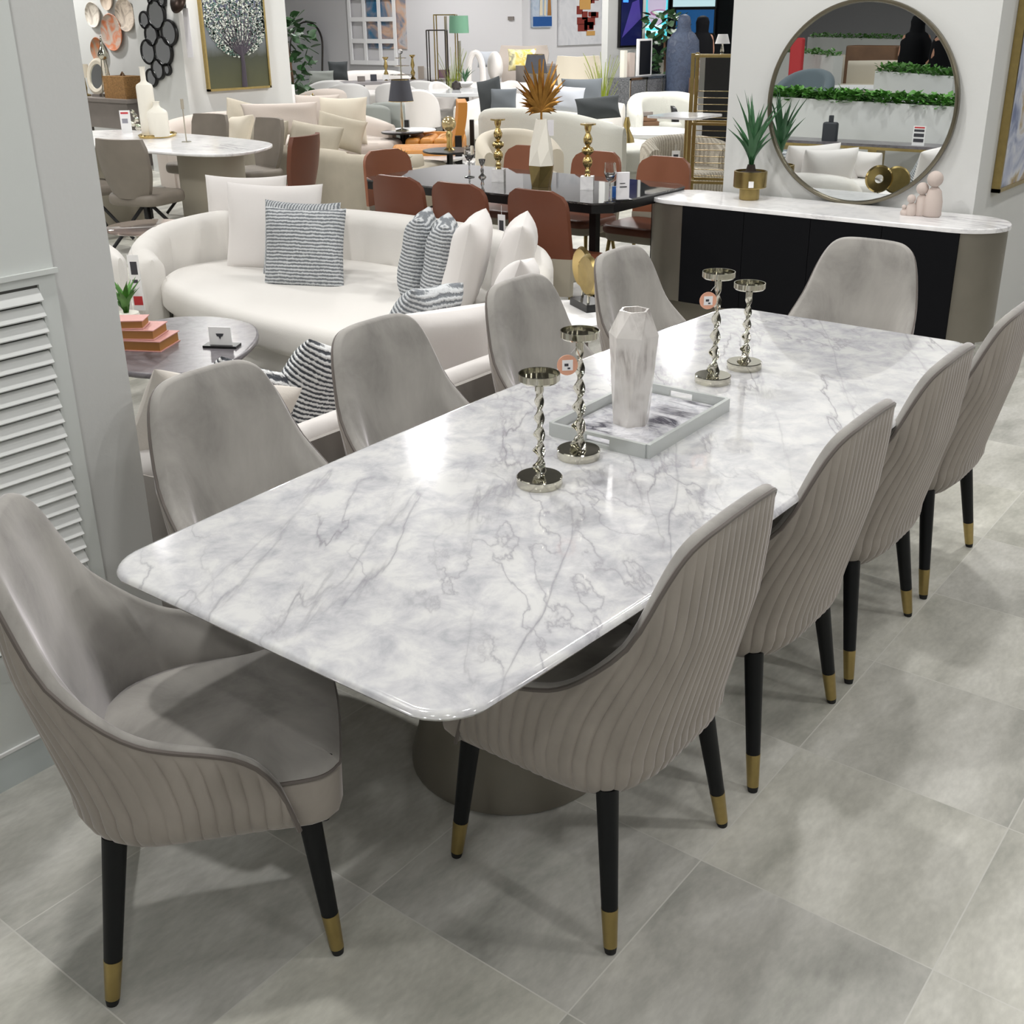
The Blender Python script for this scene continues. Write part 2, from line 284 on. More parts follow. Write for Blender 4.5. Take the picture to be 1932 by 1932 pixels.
def ellipse(cx, cy, a, b, n=32, rot=0):
    c, s_ = math.cos(rot), math.sin(rot)
    return [(cx+a*math.cos(2*PI*i/n)*c-b*math.sin(2*PI*i/n)*s_, cy+a*math.cos(2*PI*i/n)*s_+b*math.sin(2*PI*i/n)*c) for i in range(n)]
def ccw(o):
    return o if sum(o[i-1][0]*o[i][1]-o[i][0]*o[i-1][1] for i in range(len(o))) > 0 else o[::-1]
def spline(pts, n=8, closed=False):
    P_ = [Vector(q) for q in pts]; k = len(P_); out = []
    for i in range(k if closed else k-1):
        g = lambda j: P_[j % k] if closed else P_[max(0, min(k-1, j))]
        p0, p1, p2, p3 = g(i-1), g(i), g(i+1), g(i+2)
        for j in range(n):
            t = j/n; out.append(.5*((2*p1)+(p2-p0)*t+(2*p0-5*p1+4*p2-p3)*t*t+(3*p1-p0-3*p2+p3)*t**3))
    if not closed: out.append(P_[-1])
    return out
WM = {}
def thing(name, label, cat, loc=(0, 0, 0), rz=0, group=None):
    o = bpy.data.objects.new(name, None); COL.objects.link(o); o.location = loc; o.rotation_euler = (0, 0, rz); o.empty_display_size = .1
    o['label'] = label; o['category'] = cat
    if group: o['group'] = group
    WM[o.name] = (Matrix.Translation(loc) @ Matrix.Rotation(rz, 4, 'Z')).inverted(); return o
def P(name, mb, mt, parent=None, world=False, smooth=35, label=None):
    me = bpy.data.meshes.new(name); vs = mb.v
    if parent is not None and world: vs = [WM[parent.name] @ Vector(q) for q in vs]
    me.from_pydata([tuple(q) for q in vs], [], mb.f); me.materials.append(mt); me.validate()
    if smooth:
        me.shade_smooth(); me.set_sharp_from_angle(angle=math.radians(smooth))
    o = bpy.data.objects.new(name, me); COL.objects.link(o)
    if parent is not None: o.parent = parent; WM[o.name] = WM[parent.name]
    if label: o['label'] = label
    return o
def one(name, mb, mt, label, cat, group=None, loc=(0, 0, 0), rot=(0, 0, 0), smooth=35):   # a thing that is one mesh; mb in local coordinates
    o = P(name, mb, mt, None, smooth=smooth); o.location = loc; o.rotation_euler = rot
    o['label'] = label; o['category'] = cat
    if group: o['group'] = group
    WM[o.name] = (Matrix.Translation(loc) @ Euler(rot).to_matrix().to_4x4()).inverted(); return o
def struct(name, mb, mt, parent=None, smooth=0):
    o = P(name, mb, mt, parent, world=parent is not None, smooth=smooth); o['kind'] = 'structure'; return o
def dup(root, loc, rz, label, group=None, scale=None):
    r = root.copy(); COL.objects.link(r); r.location = loc; r.rotation_euler = (0, 0, rz); r['label'] = label
    if group: r['group'] = group
    if scale: r.scale = (scale,)*3
    for ch in list(root.children):
        c = ch.copy(); COL.objects.link(c); c.parent = r
        for g in list(ch.children):
            d = g.copy(); COL.objects.link(d); d.parent = c
    return r
R_ = math.radians

# ================================================================== THE SETTING
fl = MB().box(-26, 26, -14, 22, -.1, 0); struct('floor', fl, floor_mat())
cl = MB().box(-26, 26, -14, 22, CEIL, CEIL+.1); struct('ceiling', cl, ceilm)
# left partition with the louvred door
PX, PY = 1.478, 2.33
b = MB().box(-.6, PX, PY, PY+.2, 0, CEIL); b.box(-.6, PX, PY-.0, PY, 0, .1); struct('wall_left', b, wallm)
DX1 = 1.325
b = MB()
b.box(-.4, .3, PY-.012, PY, .1, 2.2); b.box(1.235+.05, DX1, PY-.012, PY, .1, 2.2)
b.box(.3, 1.285, PY-.012, PY, 1.165, 2.2); b.box(.3, 1.285, PY-.012, PY, .1, .34)
door = struct('door_1', b, doorm); WM[door.name] = Matrix.Identity(4)
s_ = MB()
nsl = 23; z0, z1 = .345, 1.16
for i in range(nsl):
    zc_ = z0+(z1-z0)*(i+.5)/nsl; h = (z1-z0)/nsl
    pr = [(-.001, .40), (-.006, .43), (-.010, .36), (-.022, -.18), (-.0245, -.28), (-.023, -.36), (-.018, -.40), (-.001, -.40)]
    s_.grid([[(.31, PY+y, zc_+h*z), (1.284, PY+y, zc_+h*z)] for y, z in pr], wv=True); k = len(s_.v)-16
    s_.f.append(tuple(k+2*q for q in range(8))); s_.f.append(tuple(k+2*q+1 for q in reversed(range(8))))
P('slats', s_, mat('louvre_paint', (228, 230, 228), .3), door)
g_ = MB().box(.3, 1.286, PY-.003, PY-.0005, .34, 1.165); P('gap_shade_sheet', g_, mat('louvre_gap_shade', (96, 96, 92), .8), door)  # dark grey sheet paints in the shade between the slats
f_ = MB().box(.22, 1.36-.03, PY-.022, PY-.01, 1.185, 1.196); P('moulding', f_, doorm, door)
b = MB().box(-.6, PX, PY-.014, PY, 0, .092); struct('baseboard_left', b, mat('baseboard_paint', (206, 214, 214), .35))
b = MB().box(-.6, PX, PY-.018, PY, .092, .100); struct('trim_1', b, mat('trim_white', (240, 240, 240), .3))
# column with the round mirror and its side wall
MX, MY0, MY1 = 6.09, 1.71, 3.16
b = MB().box(MX, 9.2, MY0, MY1, 0, CEIL); struct('wall_right', b, wallm)
b = MB().box(9.2, 26, MY0-.3, MY0-.2, 0, CEIL); struct('wall_far_right', b, wallg)
# column with the blossom painting, and the plate wall left of it
TY = 11.2; XC = GY(TY, 345, 100).x; XD = GY(TY, 545, 100).x
TYB = GX(XC, 262, 100).y
b = MB().box(XC, XD, TY, TYB, 0, CEIL); struct('wall_painting_column', b, wallm)
PW = XC+.75
b = MB().box(PW, PW+.2, TYB, 21.9, 0, CEIL); struct('wall_plates', b, wallm)
# far walls
WX = 17.0
ya = GX(WX, 582, 60).y; yb = GX(WX, 985, 60).y
b = MB().box(WX, WX+.2, yb, 21.9, 0, CEIL); struct('wall_back', b, wallg)
yw = yb
b = MB().box(WX+.2, 20.2, yw, yw+.2, 0, CEIL); struct('wall_artwork', b, wallg)
TVY = 10.9; tx0 = GY(TVY, 1146, 100).x; tx1 = GY(TVY, 1216, 100).x
b = MB().box(tx0, tx1, TVY, TVY+.12, 0, CEIL); struct('wall_screen_column', b, wallm)
b = MB().box(-26, 26, 21.9, 22, 0, CEIL); struct('wall_north', b, wallg)
b = MB().box(25.9, 26, -14, 22, 0, CEIL); struct('wall_east', b, mat('mall_dark', (40, 44, 50), .6))
b = MB().box(-26, -25.9, -14, 22, 0, CEIL); struct('wall_west', b, wallg)
b = MB().box(-26, 26, -14, -13.9, 0, CEIL); struct('wall_south', b, wallg)

# ================================================================== DINING TABLE
def table_outline():
    o = []
    x0, x1, yc = .995, 3.50, 1.335; r = .10
    def side(x, sgn): u = (x-(x0+x1)/2)/((x1-x0)/2); return yc+sgn*(.485-.055*u*u)
    xs = [x0+r+(x1-x0-2*r)*i/24 for i in range(25)]
    lo = [(x, side(x, -1)) for x in xs]; hi = [(x, side(x, 1)) for x in reversed(xs)]
    def corner(cx, cy, a0): return [(cx+r*math.cos(a0+PI/2*i/8), cy+r*math.sin(a0+PI/2*i/8)) for i in range(1, 8)]
    return lo+corner(x1-r, side(x1-r, -1)+r, -PI/2)+corner(x1-r, side(x1-r, 1)-r, 0)+hi+corner(x0+r, side(x0+r, 1)-r, PI/2)+corner(x0+r, side(x0+r, -1)+r, PI)
tb = thing('dining_table', 'long white marble dining table with rounded corners set with ten grey velvet chairs', 'table', (2.25, 1.335, 0))
b = MB(); out = table_outline()
rings = [(.040, .737), (.014, .741), (.003, .746), (0, .751), (.002, .755), (.006, .7585), (.011, .7597), (.0125, .760), (.016, .760)]
rows = [[(x, y, z) for x, y in inset(out, d)] for d, z in rings]; k = len(out)
b.grid(rows, wu=True); b.f.append(tuple(reversed(range(k)))); b.f.append(tuple((len(rows)-1)*k+i for i in range(k)))
P('tabletop', b, tabm, tb, world=True, smooth=50)
for cx, cy in ((1.82, 1.44), (2.75, 1.36)):
    b = MB(); prof = [(.235, 0), (.245, .006), (.245, .02)]+[(.245-.115*(t/10)**.8, .02+.71*t/10) for t in range(1, 11)]
    b.lathe(prof, 48, Matrix.Translation((cx, cy, 0))); P('pedestal', b, olive, tb, world=True, label='tapered brushed champagne metal pedestal')

# ================================================================== VELVET DINING CHAIR
def interp(x, pts):
    for (a, fa), (b_, fb) in zip(pts, pts[1:]):
        if x <= b_:
            t = (x-a)/(b_-a); return fa+(fb-fa)*t
    return pts[-1][1]
SEND = .60
DS = .0025; _n = int(SEND/DS)+2
def _curve(a0, a1):
    xs = [0.0]; ys = [0.0]
    for i in range(_n):
        u = max(0, min(1, (i*DS-a0)/(a1-a0))); h = PI/2*u*u*(3-2*u); xs.append(xs[-1]+DS*math.cos(h)); ys.append(ys[-1]+DS*math.sin(h))
    return xs, ys
_LO = _curve(.05, .39); _HI = _curve(.07, .52)
KX = .25/_LO[0][-1]; KY = .405/_LO[1][-1]
def plan(s, z, off):
    a = abs(s); i = min(_n-1, a/DS); i0 = int(i); fr = i-i0
    lo = [_LO[k][i0]*(1-fr)+_LO[k][i0+1]*fr for k in (0, 1)]; hi = [_HI[k][i0]*(1-fr)+_HI[k][i0+1]*fr for k in (0, 1)]
    q = max(0, min(1, (z-.47)/.27)); q = q*q*(3-2*q)
    u = max(0, min(1, (a-.05)/.34)); hl = PI/2*u*u*(3-2*u); u = max(0, min(1, (a-.07)/.45)); hh = PI/2*u*u*(3-2*u); h = hl*(1-q)+hh*q
    X = lo[0]*KX*(1-q)+hi[0]*.775*q; Y = lo[1]*KY*(1-q)+hi[1]*q
    tz = max(0, (z-.42)/.5); lean = -.035*min(1, tz*2)-.05*tz
    X += .0; Y += -.24+lean*(1-.6*max(0, min(1, (a-.30)/.25)))
    X -= math.sin(h)*off; Y += math.cos(h)*off
    return (math.copysign(X, s) if s != 0 else 0.0, Y)
RIM = [(0, .895), (.06, .895), (.11, .893), (.15, .889), (.18, .881), (.21, .865), (.235, .838), (.26, .796), (.285, .740), (.31, .672), (.335, .622), (.36, .582), (.39, .556), (.43, .540), (.47, .528), (.51, .512), (.54, .488), (.562, .455), (.58, .415), (.59, .37), (.60, .325)]
def rim(s): return (interp(max(0, abs(s)-.008), RIM)+interp(abs(s), RIM)+interp(min(.6, abs(s)+.008), RIM))/3
def chair_meshes():
    PL = .0292; NP = 41; Ss = [-SEND+2*SEND*(i+f)/NP for i in range(NP) for f in (0, .05, .13, .28, .5, .72, .87, .95)]+[SEND]; NS = len(Ss)-1; PL = 2*SEND/NP
    sh = MB(); rows = []; NV = 22
    for v in range(NV+1):
        row = []
        for s in Ss:
            zr = rim(s); zb = .322; t = v/NV; t = t**.9
            z = zb+(zr-zb)*t
            ins = .042*max(0, 1-(z-zb)/.085)**2.2
            a = 1-abs(((s+SEND)/PL) % 1*2-1); a = 1-(1-min(1, a*1.02))**3.2 if a > .004 else 0.0
            amp = .0048*(1-.5*math.exp(-((abs(s)-.35)/.03)**2))
            edge = min(1, (1-t)*9)*min(1, t*12+.2)
            off = ins-amp*a*edge
            x, y = plan(s, z, off); row.append((x, y, z))
        rows.append(row)
    top = rows[-1]
    for k in range(1, 8):          # rounded padded rim
        a = PI*k/8; row = []
        for s in Ss:
            zr = rim(s); w_ = .030-.008*max(0, min(1, (abs(s)-.3)/.2)); x, y = plan(s, zr, w_*.5*(1-math.cos(a))); row.append((x, y, zr+.014*math.sin(a)))
        rows.append(row)
    sh.grid(rows[:NV+1])
    inn = MB(); irows = rows[NV:]
    for v in range(1, 13):
        t = v/12; row = []
        for s in Ss:
            zr = rim(s); z = zr+(.40-zr)*t if zr > .41 else zr-.004*t
            w_ = (.030-.008*max(0, min(1, (abs(s)-.3)/.2)))+.028*math.sin(min(1, t*1.6)*PI*.5)+.006*math.sin(t*PI)
            seam = .004*math.exp(-((abs(s)-.335)/.006)**2)
            x, y = plan(s, z, w_-seam*(-1)); row.append((x, y, z))
        irows.append(row)
    inn.grid([r[::2] for r in irows])
    pp = MB(); pp.tube([(*plan(s, rim(s), .002), rim(s)+.004) for s in Ss[::4]], .0048, 6)
    return sh, inn, pp
def seat_out(g=0.0):
    pts = []
    X = .236-g; yf = .252-g
    pts += [(-X+.06, yf-.004), (0, yf+.004), (X-.06, yf-.004)]
    pts += [(X-.06*(1-math.sin(a)), yf-.06*(1-math.cos(a))-.004) for a in (PI*.17, PI*.33, PI*.5)]
    pts += [(X, .12), (X-.012, .06), (X-.02, -.02), (X-.05, -.11), (X-.11, -.18), (0, -.215)]
    pts += [(-x, y) for x, y in reversed(pts[3:-1])]
    return ccw(pts)
def make_chair(label, loc, rz):
    t = thing('dining_chair', label, 'chair', loc, rz, 'grey velvet dining chairs')
    sh, inn, pp = chair_meshes()
    P('outer_shell', sh, velv, t, smooth=80, label='channel-tufted outer shell'); P('backrest', inn, velv_in, t, smooth=60); P('piping', pp, pipem, t)
    b = MB(); b.prism(seat_out(.004), .328, .436, .012, .02); P('seat_frame', b, velv, t, smooth=60)
    b = MB(); o = seat_out(.004); k = len(o); sm = [tuple(q)[:2] for q in spline([(x, y, 0) for x, y in o], 4, True)]
    rows = [[(x, y, z) for x, y in inset(sm, d)] for d, z in ((.004, .434), (0, .442), (.012, .454), (.035, .463))]
    c0 = [0, -.0]; k = len(sm)
    for q in (.75, .5, .25, .06): rows.append([(x*q, .02+(y-.02)*q, .463+.014*(1-q)) for x, y in inset(sm, .035)])
    b.grid(rows, wu=True); b.f.append(tuple((len(rows)-1)*k+i for i in range(k))); P('seat', b, velv_in, t, smooth=70)
    b = MB().tube([(x, y, .438) for x, y in sm], .004, 6, closed=True); P('seat_piping', b, pipem, t)
    for sx in (-1, 1):
        for top, foot in (((sx*.185, -.165, .345), (sx*.232, -.212, 0)), ((sx*.175, .175, .345), (sx*.205, .208, 0))):
            T_, F_ = Vector(top), Vector(foot); at = lambda q: F_+(T_-F_)*q
            l = P('leg', MB().tube([at(.27), at(1)], [.0165, .0225], 16), blackleg, t)
            P('leg_cap', MB().tube([at(.04), at(.275)], [.0138, .0172], 16), brass, l); P('foot_pad', MB().tube([at(0), at(.045)], [.011, .0138], 16), rubber, l)
    return t
ch = make_chair('grey velvet chair alone at the near short end, angled toward the table', (1.078, 1.607, 0), R_(-39.8-90))
rowR = [(1.66, 'nearest the camera'), (2.275, 'second from the camera'), (2.855, 'third from the camera'), (3.455, 'farthest from the camera')]
for x, s in rowR: dup(ch, (x, 1.10, 0), 0, 'pleated-back grey velvet chair on the open floor side, '+s)
rowL = [(1.62, 'nearest the louvred wall'), (2.21, 'second from the louvred wall'), (2.88, 'third from the louvred wall'), (3.50, 'beside the gold disc sculpture')]
for x, s in rowL: dup(ch, (x, 1.925, 0), PI, 'grey velvet chair on the sofa side of the table, '+s)
dup(ch, (3.91, 1.54, 0), R_(90), 'grey velvet chair at the far short end before the black sideboard')

# ================================================================== THINGS ON THE TABLE
def candle_holder(x, y, h, rb, lab, tag, rot=0, amp=1):
    t = thing('candle_holder', lab, 'candle holder', (x, y, .76), 0, 'twisted nickel candle holders')
    P('base', MB().lathe([(rb-.001, 0), (rb, .002), (rb, .019), (rb-.002, .021)], 40), silver, t)
    n = 96; rows = []; zt = h-.018
    for i in range(n+1):
        u = i/n; z = .019+(zt-.019)*u
        if u < .12: a, c = .022-.07*u, .010
        elif u > .9: a = c = .0095
        else: a, c = (.0165-.0075*u)*amp, .0052
        if .84 < u <= .9: q = (u-.84)/.06; a = a*(1-q)+.0095*q; c = c*(1-q)+.0095*q
        ph = u*2*PI*2.9+rot; cx_ = .003*math.sin(ph*2)*(1-u)
        rows.append([(cx_+a*math.cos(v)*math.cos(ph)-c*math.sin(v)*math.sin(ph), a*math.cos(v)*math.sin(ph)+c*math.sin(v)*math.cos(ph), z) for v in [2*PI*k/14 for k in range(14)]])
    P('stem', MB().grid(rows, wu=True), silver, t, smooth=60)
    rd = rb*.88
    P('dish', MB().lathe([(.010, h-.020), (rd-.004, h-.018), (rd, h-.014), (rd, h), (rd-.002, h), (rd-.003, h-.012), (.0, h-.0125)], 40, cap=False), silver, t)
    if tag:
        mt = Matrix.Translation((-.030, .012, h-.075)) @ Matrix.Rotation(R_(-46), 4, 'Z') @ Matrix.Rotation(R_(90), 4, 'X')
        g = P('price_tag', MB().cyl(0, 0, -.001, .001, .0235, 24, M=mt), tagm, t)
        P('tag_label', MB().box(-.012, .012, -.012, .012, .001, .0022, M=mt), paper, g)
        P('tag_mark', MB().box(-.007, .002, -.002, .004, .0022, .0028, M=mt).box(.0, .006, -.009, -.005, .0022, .0028, M=mt), inkp, g)
        P('tag_string', MB().tube(spline([(-.02, .01, h-.05), (-.002, .0, h-.03), (.006, 0, h-.03)], 5), .0008, 5), paper, t)
candle_holder(1.80, 1.335, .252, .050, 'short twisted nickel candle holder nearest the camera on the marble table', False, .3)
candle_holder(1.985, 1.36, .300, .050, 'tall twisted nickel candle holder with a price tag at the near end of the tray', True, 1.4, 1.15)
candle_holder(2.675, 1.385, .308, .050, 'tall twisted nickel candle holder with a price tag beyond the tray', True, .9, 1.1)
candle_holder(2.845, 1.375, .248, .050, 'short twisted nickel candle holder farthest down the marble table', False, 2.0)
# tray
tc_ = Vector((2.27, 1.365)); tr = thing('serving_tray', 'white rimmed rectangular tray with marbled base and cut-out handles', 'tray', (tc_.x, tc_.y, .76), R_(1.5))
L2, W2 = .205, .135
P('tray_base', MB().box(-L2+.008, L2-.008, -W2+.008, W2-.008, .002, .010), traym, tr)
trim_w = mat('tray_rim_lacquer', (190, 194, 192), .12, coat=.5)
for sy in (-1, 1): P('rim', MB().box(-L2, L2, sy*W2-.005, sy*W2+.005, 0, .034), trim_w, tr)
for sx in (-1, 1):
    e = MB(); x0, x1 = sx*L2-.005, sx*L2+.005; hw = .034
    e.box(x0, x1, -W2+.005, -hw, 0, .034); e.box(x0, x1, hw, W2-.005, 0, .034); e.box(x0, x1, -hw, hw, 0, .009); e.box(x0, x1, -hw, hw, .026, .034); P('rim', e, trim_w, tr, label='end rim with a handle slot')
# faceted vase
vb = MB(); vr = []; RG = [(.046, 0, 0), (.061, .225, 30), (.037, .284, 0), (.031, .284, 0), (.028, .20, 0)]
for r_, z, ro in RG: vr.append([(r_*math.cos(R_(60*k+ro)), r_*math.sin(R_(60*k+ro)), z) for k in range(6)])
vs = [q for r_ in vr for q in r_]; fs = [tuple(range(5, -1, -1)), tuple(24+k for k in range(6))]
for k in range(6):
    j = (k+1) % 6; fs += [(k, j, 6+k), (j, 6+j, 6+k), (6+k, 6+j, 12+j), (6+k, 12+j, 12+k), (12+k, 12+j, 18+j, 18+k), (18+k, 18+j, 24+j, 24+k)]
vb.add(vs, fs)
one('faceted_vase', vb, vasem, 'faceted white and grey marbled ceramic vase standing on the tray', 'vase', loc=(2.235, 1.375, .770), rot=(0, 0, .35), smooth=0)

# ================================================================== CUSHIONS AND SOFAS
def cushion(c, yaw, w_, h_, t_, mt, label, group=None, tilt=0, roll=0, n=18, wr=.009, name='throw_cushion', cat='cushion'):
    b = MB(); rnd = random.Random(int(c[0]*977+c[1]*131+w_*77)); ph = [rnd.uniform(0, 6) for _ in range(4)]
    def pt(i, j, sg):
        u = -1+2*i/n; v = -1+2*j/n
        u_ = math.sin(u*PI/2); v_ = math.sin(v*PI/2)
        x = w_/2*u_*(1-.07*(1-v_*v_)); z = h_/2*v_*(1-.07*(1-u_*u_))
        q = max(0, (1-u_**4)*(1-v_**4))**.5
        y = sg*t_/2*q + sg*wr*q*math.sin(5*u+ph[0]+3*v)*math.sin(4*v+ph[1]-2*u)
        return (x, y, z)
    for sg in (-1, 1):
        g = [[pt(i, j, sg) for i in range(n+1)] for j in range(n+1)]
        if sg > 0: g = [r[::-1] for r in g]
        b.grid(g)
    return one(name, b, mt, label, cat, group, loc=tuple(c), rot=(tilt, roll, yaw), smooth=60)
def sofa(name, label, cat, back, seat, mt, mseat=None, thick=.14, seat_z=.42, base_z=.06, group=None, seat_r=.06, basem=None, foot=None, legs=None, seams=0):
    """back: list of (x, y, top height) along the outer face; thickness grows to the left of the path. seat: outline."""
    xs = [q[0] for q in back]+[q[0] for q in seat]; ys = [q[1] for q in back]+[q[1] for q in seat]
    cx, cy = (min(xs)+max(xs))/2, (min(ys)+max(ys))/2
    t = thing(name, label, cat, (cx, cy, 0), 0, group)
    if back:
        bp = spline([(q[0], q[1], q[2]) for q in back], 6 if not seams else 14); rows = []; k = len(bp)
        for i, q in enumerate(bp):
            a = bp[max(0, i-1)]; c = bp[min(k-1, i+1)]; d = Vector((c.x-a.x, c.y-a.y)).normalized(); nn = Vector((-d.y, d.x)); r = thick/2
            e = min(1, min(i, k-1-i)/3.0+.25)
            prof = [(r-.9*r, base_z)]+[(r-r*math.cos(PI*u/8), q.z-r+r*math.sin(PI*u/8)) for u in range(0, 9)]+[(thick-.01, base_z)]
            if seams and i % seams == 0: prof = [(o_+(.005 if o_ < thick/2 else -.006), z_-.001) for o_, z_ in prof]
            rows.append([(q.x+nn.x*(thick/2+(o_-thick/2)*e), q.y+nn.y*(thick/2+(o_-thick/2)*e), z_) for o_, z_ in prof])
        b = MB().grid(rows, wu=True); m_ = len(rows[0]); b.f.append(tuple(reversed(range(m_)))); b.f.append(tuple((len(rows)-1)*m_+i for i in range(m_)))
        P('backrest', b, mt, t, world=True, smooth=50)
    o = ccw([tuple(q)[:2] for q in spline([(x, y, 0) for x, y in seat], 5, True)]) if len(seat) > 4 else ccw(seat)
    b = MB().prism(o, base_z+.16, seat_z, seat_r, .04, 4); P('seat', b, mseat or mt, t, world=True, smooth=50)
    b = MB().prism(inset(o, .05), base_z, base_z+.17); P('base', b, basem or mt, t, world=True, smooth=50)
    P('plinth', MB().prism(inset(o, .09), 0, base_z), foot or blackp, t, world=True)
    return t

# ---- near sofa: seen from behind, its low back along the left chairs
sofa('curved_sofa', 'white seat sofa with a low grey back right behind the left row of chairs', 'sofa',
     [(1.66, 2.74, .60), (1.60, 2.50, .61), (1.80, 2.34, .61), (2.4, 2.33, .61), (2.9, 2.33, .61), (3.3, 2.34, .60), (3.62, 2.40, .56)],
     [(1.72, 2.44), (2.6, 2.42), (3.3, 2.42), (3.62, 2.52), (3.74, 2.8), (3.66, 3.1), (3.4, 3.24), (2.8, 3.28), (2.1, 3.2), (1.75, 3.02), (1.66, 2.7)], whitefab2, thick=.10, seat_z=.40, foot=wood)
# a dark grey back panel of that sofa (its outer side is grey cloth)
t = [o for o in bpy.data.objects if o.name == 'curved_sofa'][0]
bk = spline([(1.57, 2.52, 0), (1.60, 2.40, 0), (1.72, 2.322, 0), (2.3, 2.310, 0), (2.9, 2.310, 0), (3.45, 2.325, 0)], 6)
P('back_panel', MB().prism(ccw([(q.x, q.y) for q in bk]+[(q.x, q.y+.02) for q in reversed(bk)]), .14, .578), mat('dark_grey_upholstery', (164, 159, 154), .9, bump=.1), t, world=True, label='grey cloth outer back panel'); P('plinth', MB().prism(ccw([(q.x, q.y+.012) for q in bk]+[(q.x, q.y+.03) for q in reversed(bk)]), 0, .14), wood, t, world=True, label='brown wooden plinth')
def cush(x, y, z, w_, h_, yaw, tilt, mt, label, group=None, t_=.15, roll=0): return cushion((x, y, z), R_(yaw), w_, h_, t_, mt, label, group, R_(tilt), R_(roll))
g1 = 'cushions on the near sofa'
cush(1.88, 2.60, .575, .54, .38, -180, -20, mat('oat_fabric', (206, 200, 192), .95, bump=.12, bscale=120), 'plain cream cushion behind the first left-row chair', g1, roll=-20)
cush(2.13, 2.80, .510, .46, .42, -170, -30, stripe3, 'black and white striped cushion leaning beside the cream cushion', g1, roll=-24)
cush(2.46, 2.78, .500, .46, .42, -168, -30, stripe3, 'striped cushion between the first and second left-row chairs', g1, roll=-22)
cush(2.92, 2.62, .560, .58, .42, -180, -22, whitefab2, 'large white cushion between the second and third left-row chairs', g1, roll=-6)
cush(3.10, 2.90, .570, .44, .42, -165, -28, stripe1, 'striped cushion mostly hidden behind the third left-row chair', g1, roll=-8)
cush(3.46, 2.72, .610, .44, .44, -150, -20, whitefab2, 'white cushion peeping out behind the third left-row chair', g1, roll=-10)
# ---- curved white sofa across the coffee table
sofa('curved_sofa', 'curved white boucle sofa facing the grey marble coffee table', 'sofa',
     [(3.50, 5.28, .50), (3.58, 5.48, .56), (3.86, 5.66, .61), (4.24, 5.60, .65), (4.56, 5.26, .67), (4.74, 4.8, .67), (4.78, 4.3, .67), (4.73, 3.85, .67), (4.60, 3.48, .67), (4.42, 3.20, .66), (4.2, 3.06, .62), (4.02, 3.06, .56)][::-1],
     [(3.70, 5.36), (3.57, 5.18), (3.46, 4.8), (3.38, 4.4), (3.36, 3.95), (3.40, 3.6), (3.62, 3.38), (4.0, 3.34), (4.35, 3.42), (4.55, 3.8), (4.66, 4.5), (4.58, 5.0), (4.3, 5.38), (3.95, 5.48)], whitefab, thick=.16, seat_z=.39, seams=9)
g2 = 'cushions on the curved white sofa'
cush(4.38, 5.42, .60, .50, .50, -58, -12, whitefab2, 'square white cushion at the left end of the curved sofa', g2)
cush(4.24, 5.02, .60, .58, .50, -64, -14, whitefab2, 'large white cushion behind the two striped ones', g2)
cush(4.17, 4.72, .565, .46, .44, -70, -14, stripe2, 'striped cushion half hidden behind another on the curved sofa', g2)
cush(4.03, 4.54, .565, .46, .44, -66, -14, stripe1, 'grey striped cushion in front, facing the dining table', g2)
cush(4.20, 3.88, .580, .40, .44, -146, -10, stripe1, 'plaid grey cushion seen edge-on, left of its twin', g2, .16)
cush(4.12, 3.66, .580, .40, .44, -142, -10, stripe1, 'plaid grey cushion seen edge-on, right of its twin', g2, .16)
cush(4.10, 3.47, .600, .46, .48, -150, -14, whitefab2, 'tall white cushion beside the plaid cushions', g2, .17)
cush(4.22, 3.28, .600, .44, .46, -146, -14, whitefab2, 'white cushion nearest the right arm of the curved sofa', g2, .17)
# ---- white armchair at the pillar edge
sofa('armchair', 'white rounded armchair half hidden by the white partition', 'armchair',
     [(3.28, 4.98, .60), (3.34, 5.30, .66), (3.30, 5.62, .68), (3.0, 5.9, .68), (2.6, 5.98, .66)][::1], [(3.2, 5.05), (3.24, 5.4), (3.1, 5.72), (2.75, 5.86), (2.4, 5.7), (2.45, 5.2), (2.8, 4.95)], whitefab, thick=.13, seat_z=.42)
def hang_tag(p, label, yaw=-55, w_=.05, h_=.18, red=True):
    t = thing('hanging_price_tag', label, 'price tag', p, R_(yaw), 'long price tags hanging on furniture')
    P('card', MB().box(-w_/2, w_/2, -.0015, .0015, -h_, 0), paper, t)
    P('print_block', MB().box(-w_*.3, w_*.3, -.0025, -.0014, -h_*.35, -h_*.12).box(-w_*.28, w_*.2, -.0025, -.0014, -h_*.5, -h_*.44), inkp, t)
    if red: P('red_band', MB().box(-w_*.4, w_*.4, -.0025, -.0014, -h_*.9, -h_*.74), redp, t)
    P('cord', MB().tube([(0, 0, 0), (0, 0, .05)], .0012, 5), paper, t)
q = G(262, 505, .47); hang_tag((q.x-.05, q.y-.03, .55), 'white price tag with a red band on the white armchair', w_=.06, h_=.30)
# ---- side table between the white seats
c = G(280, 428, .50); t = thing('side_table', 'round smoky glass side table between armchair and curved sofa', 'side table', (c.x, c.y, 0))
P('tabletop', MB().lathe([(.245, .485), (.26, .49), (.26, .503), (.25, .508)], 40), acryl, t); P('pedestal', MB().lathe([(.14, 0), (.14, .02), (.07, .06), (.06, .4), (.10, .485)], 28), taupeshell, t)
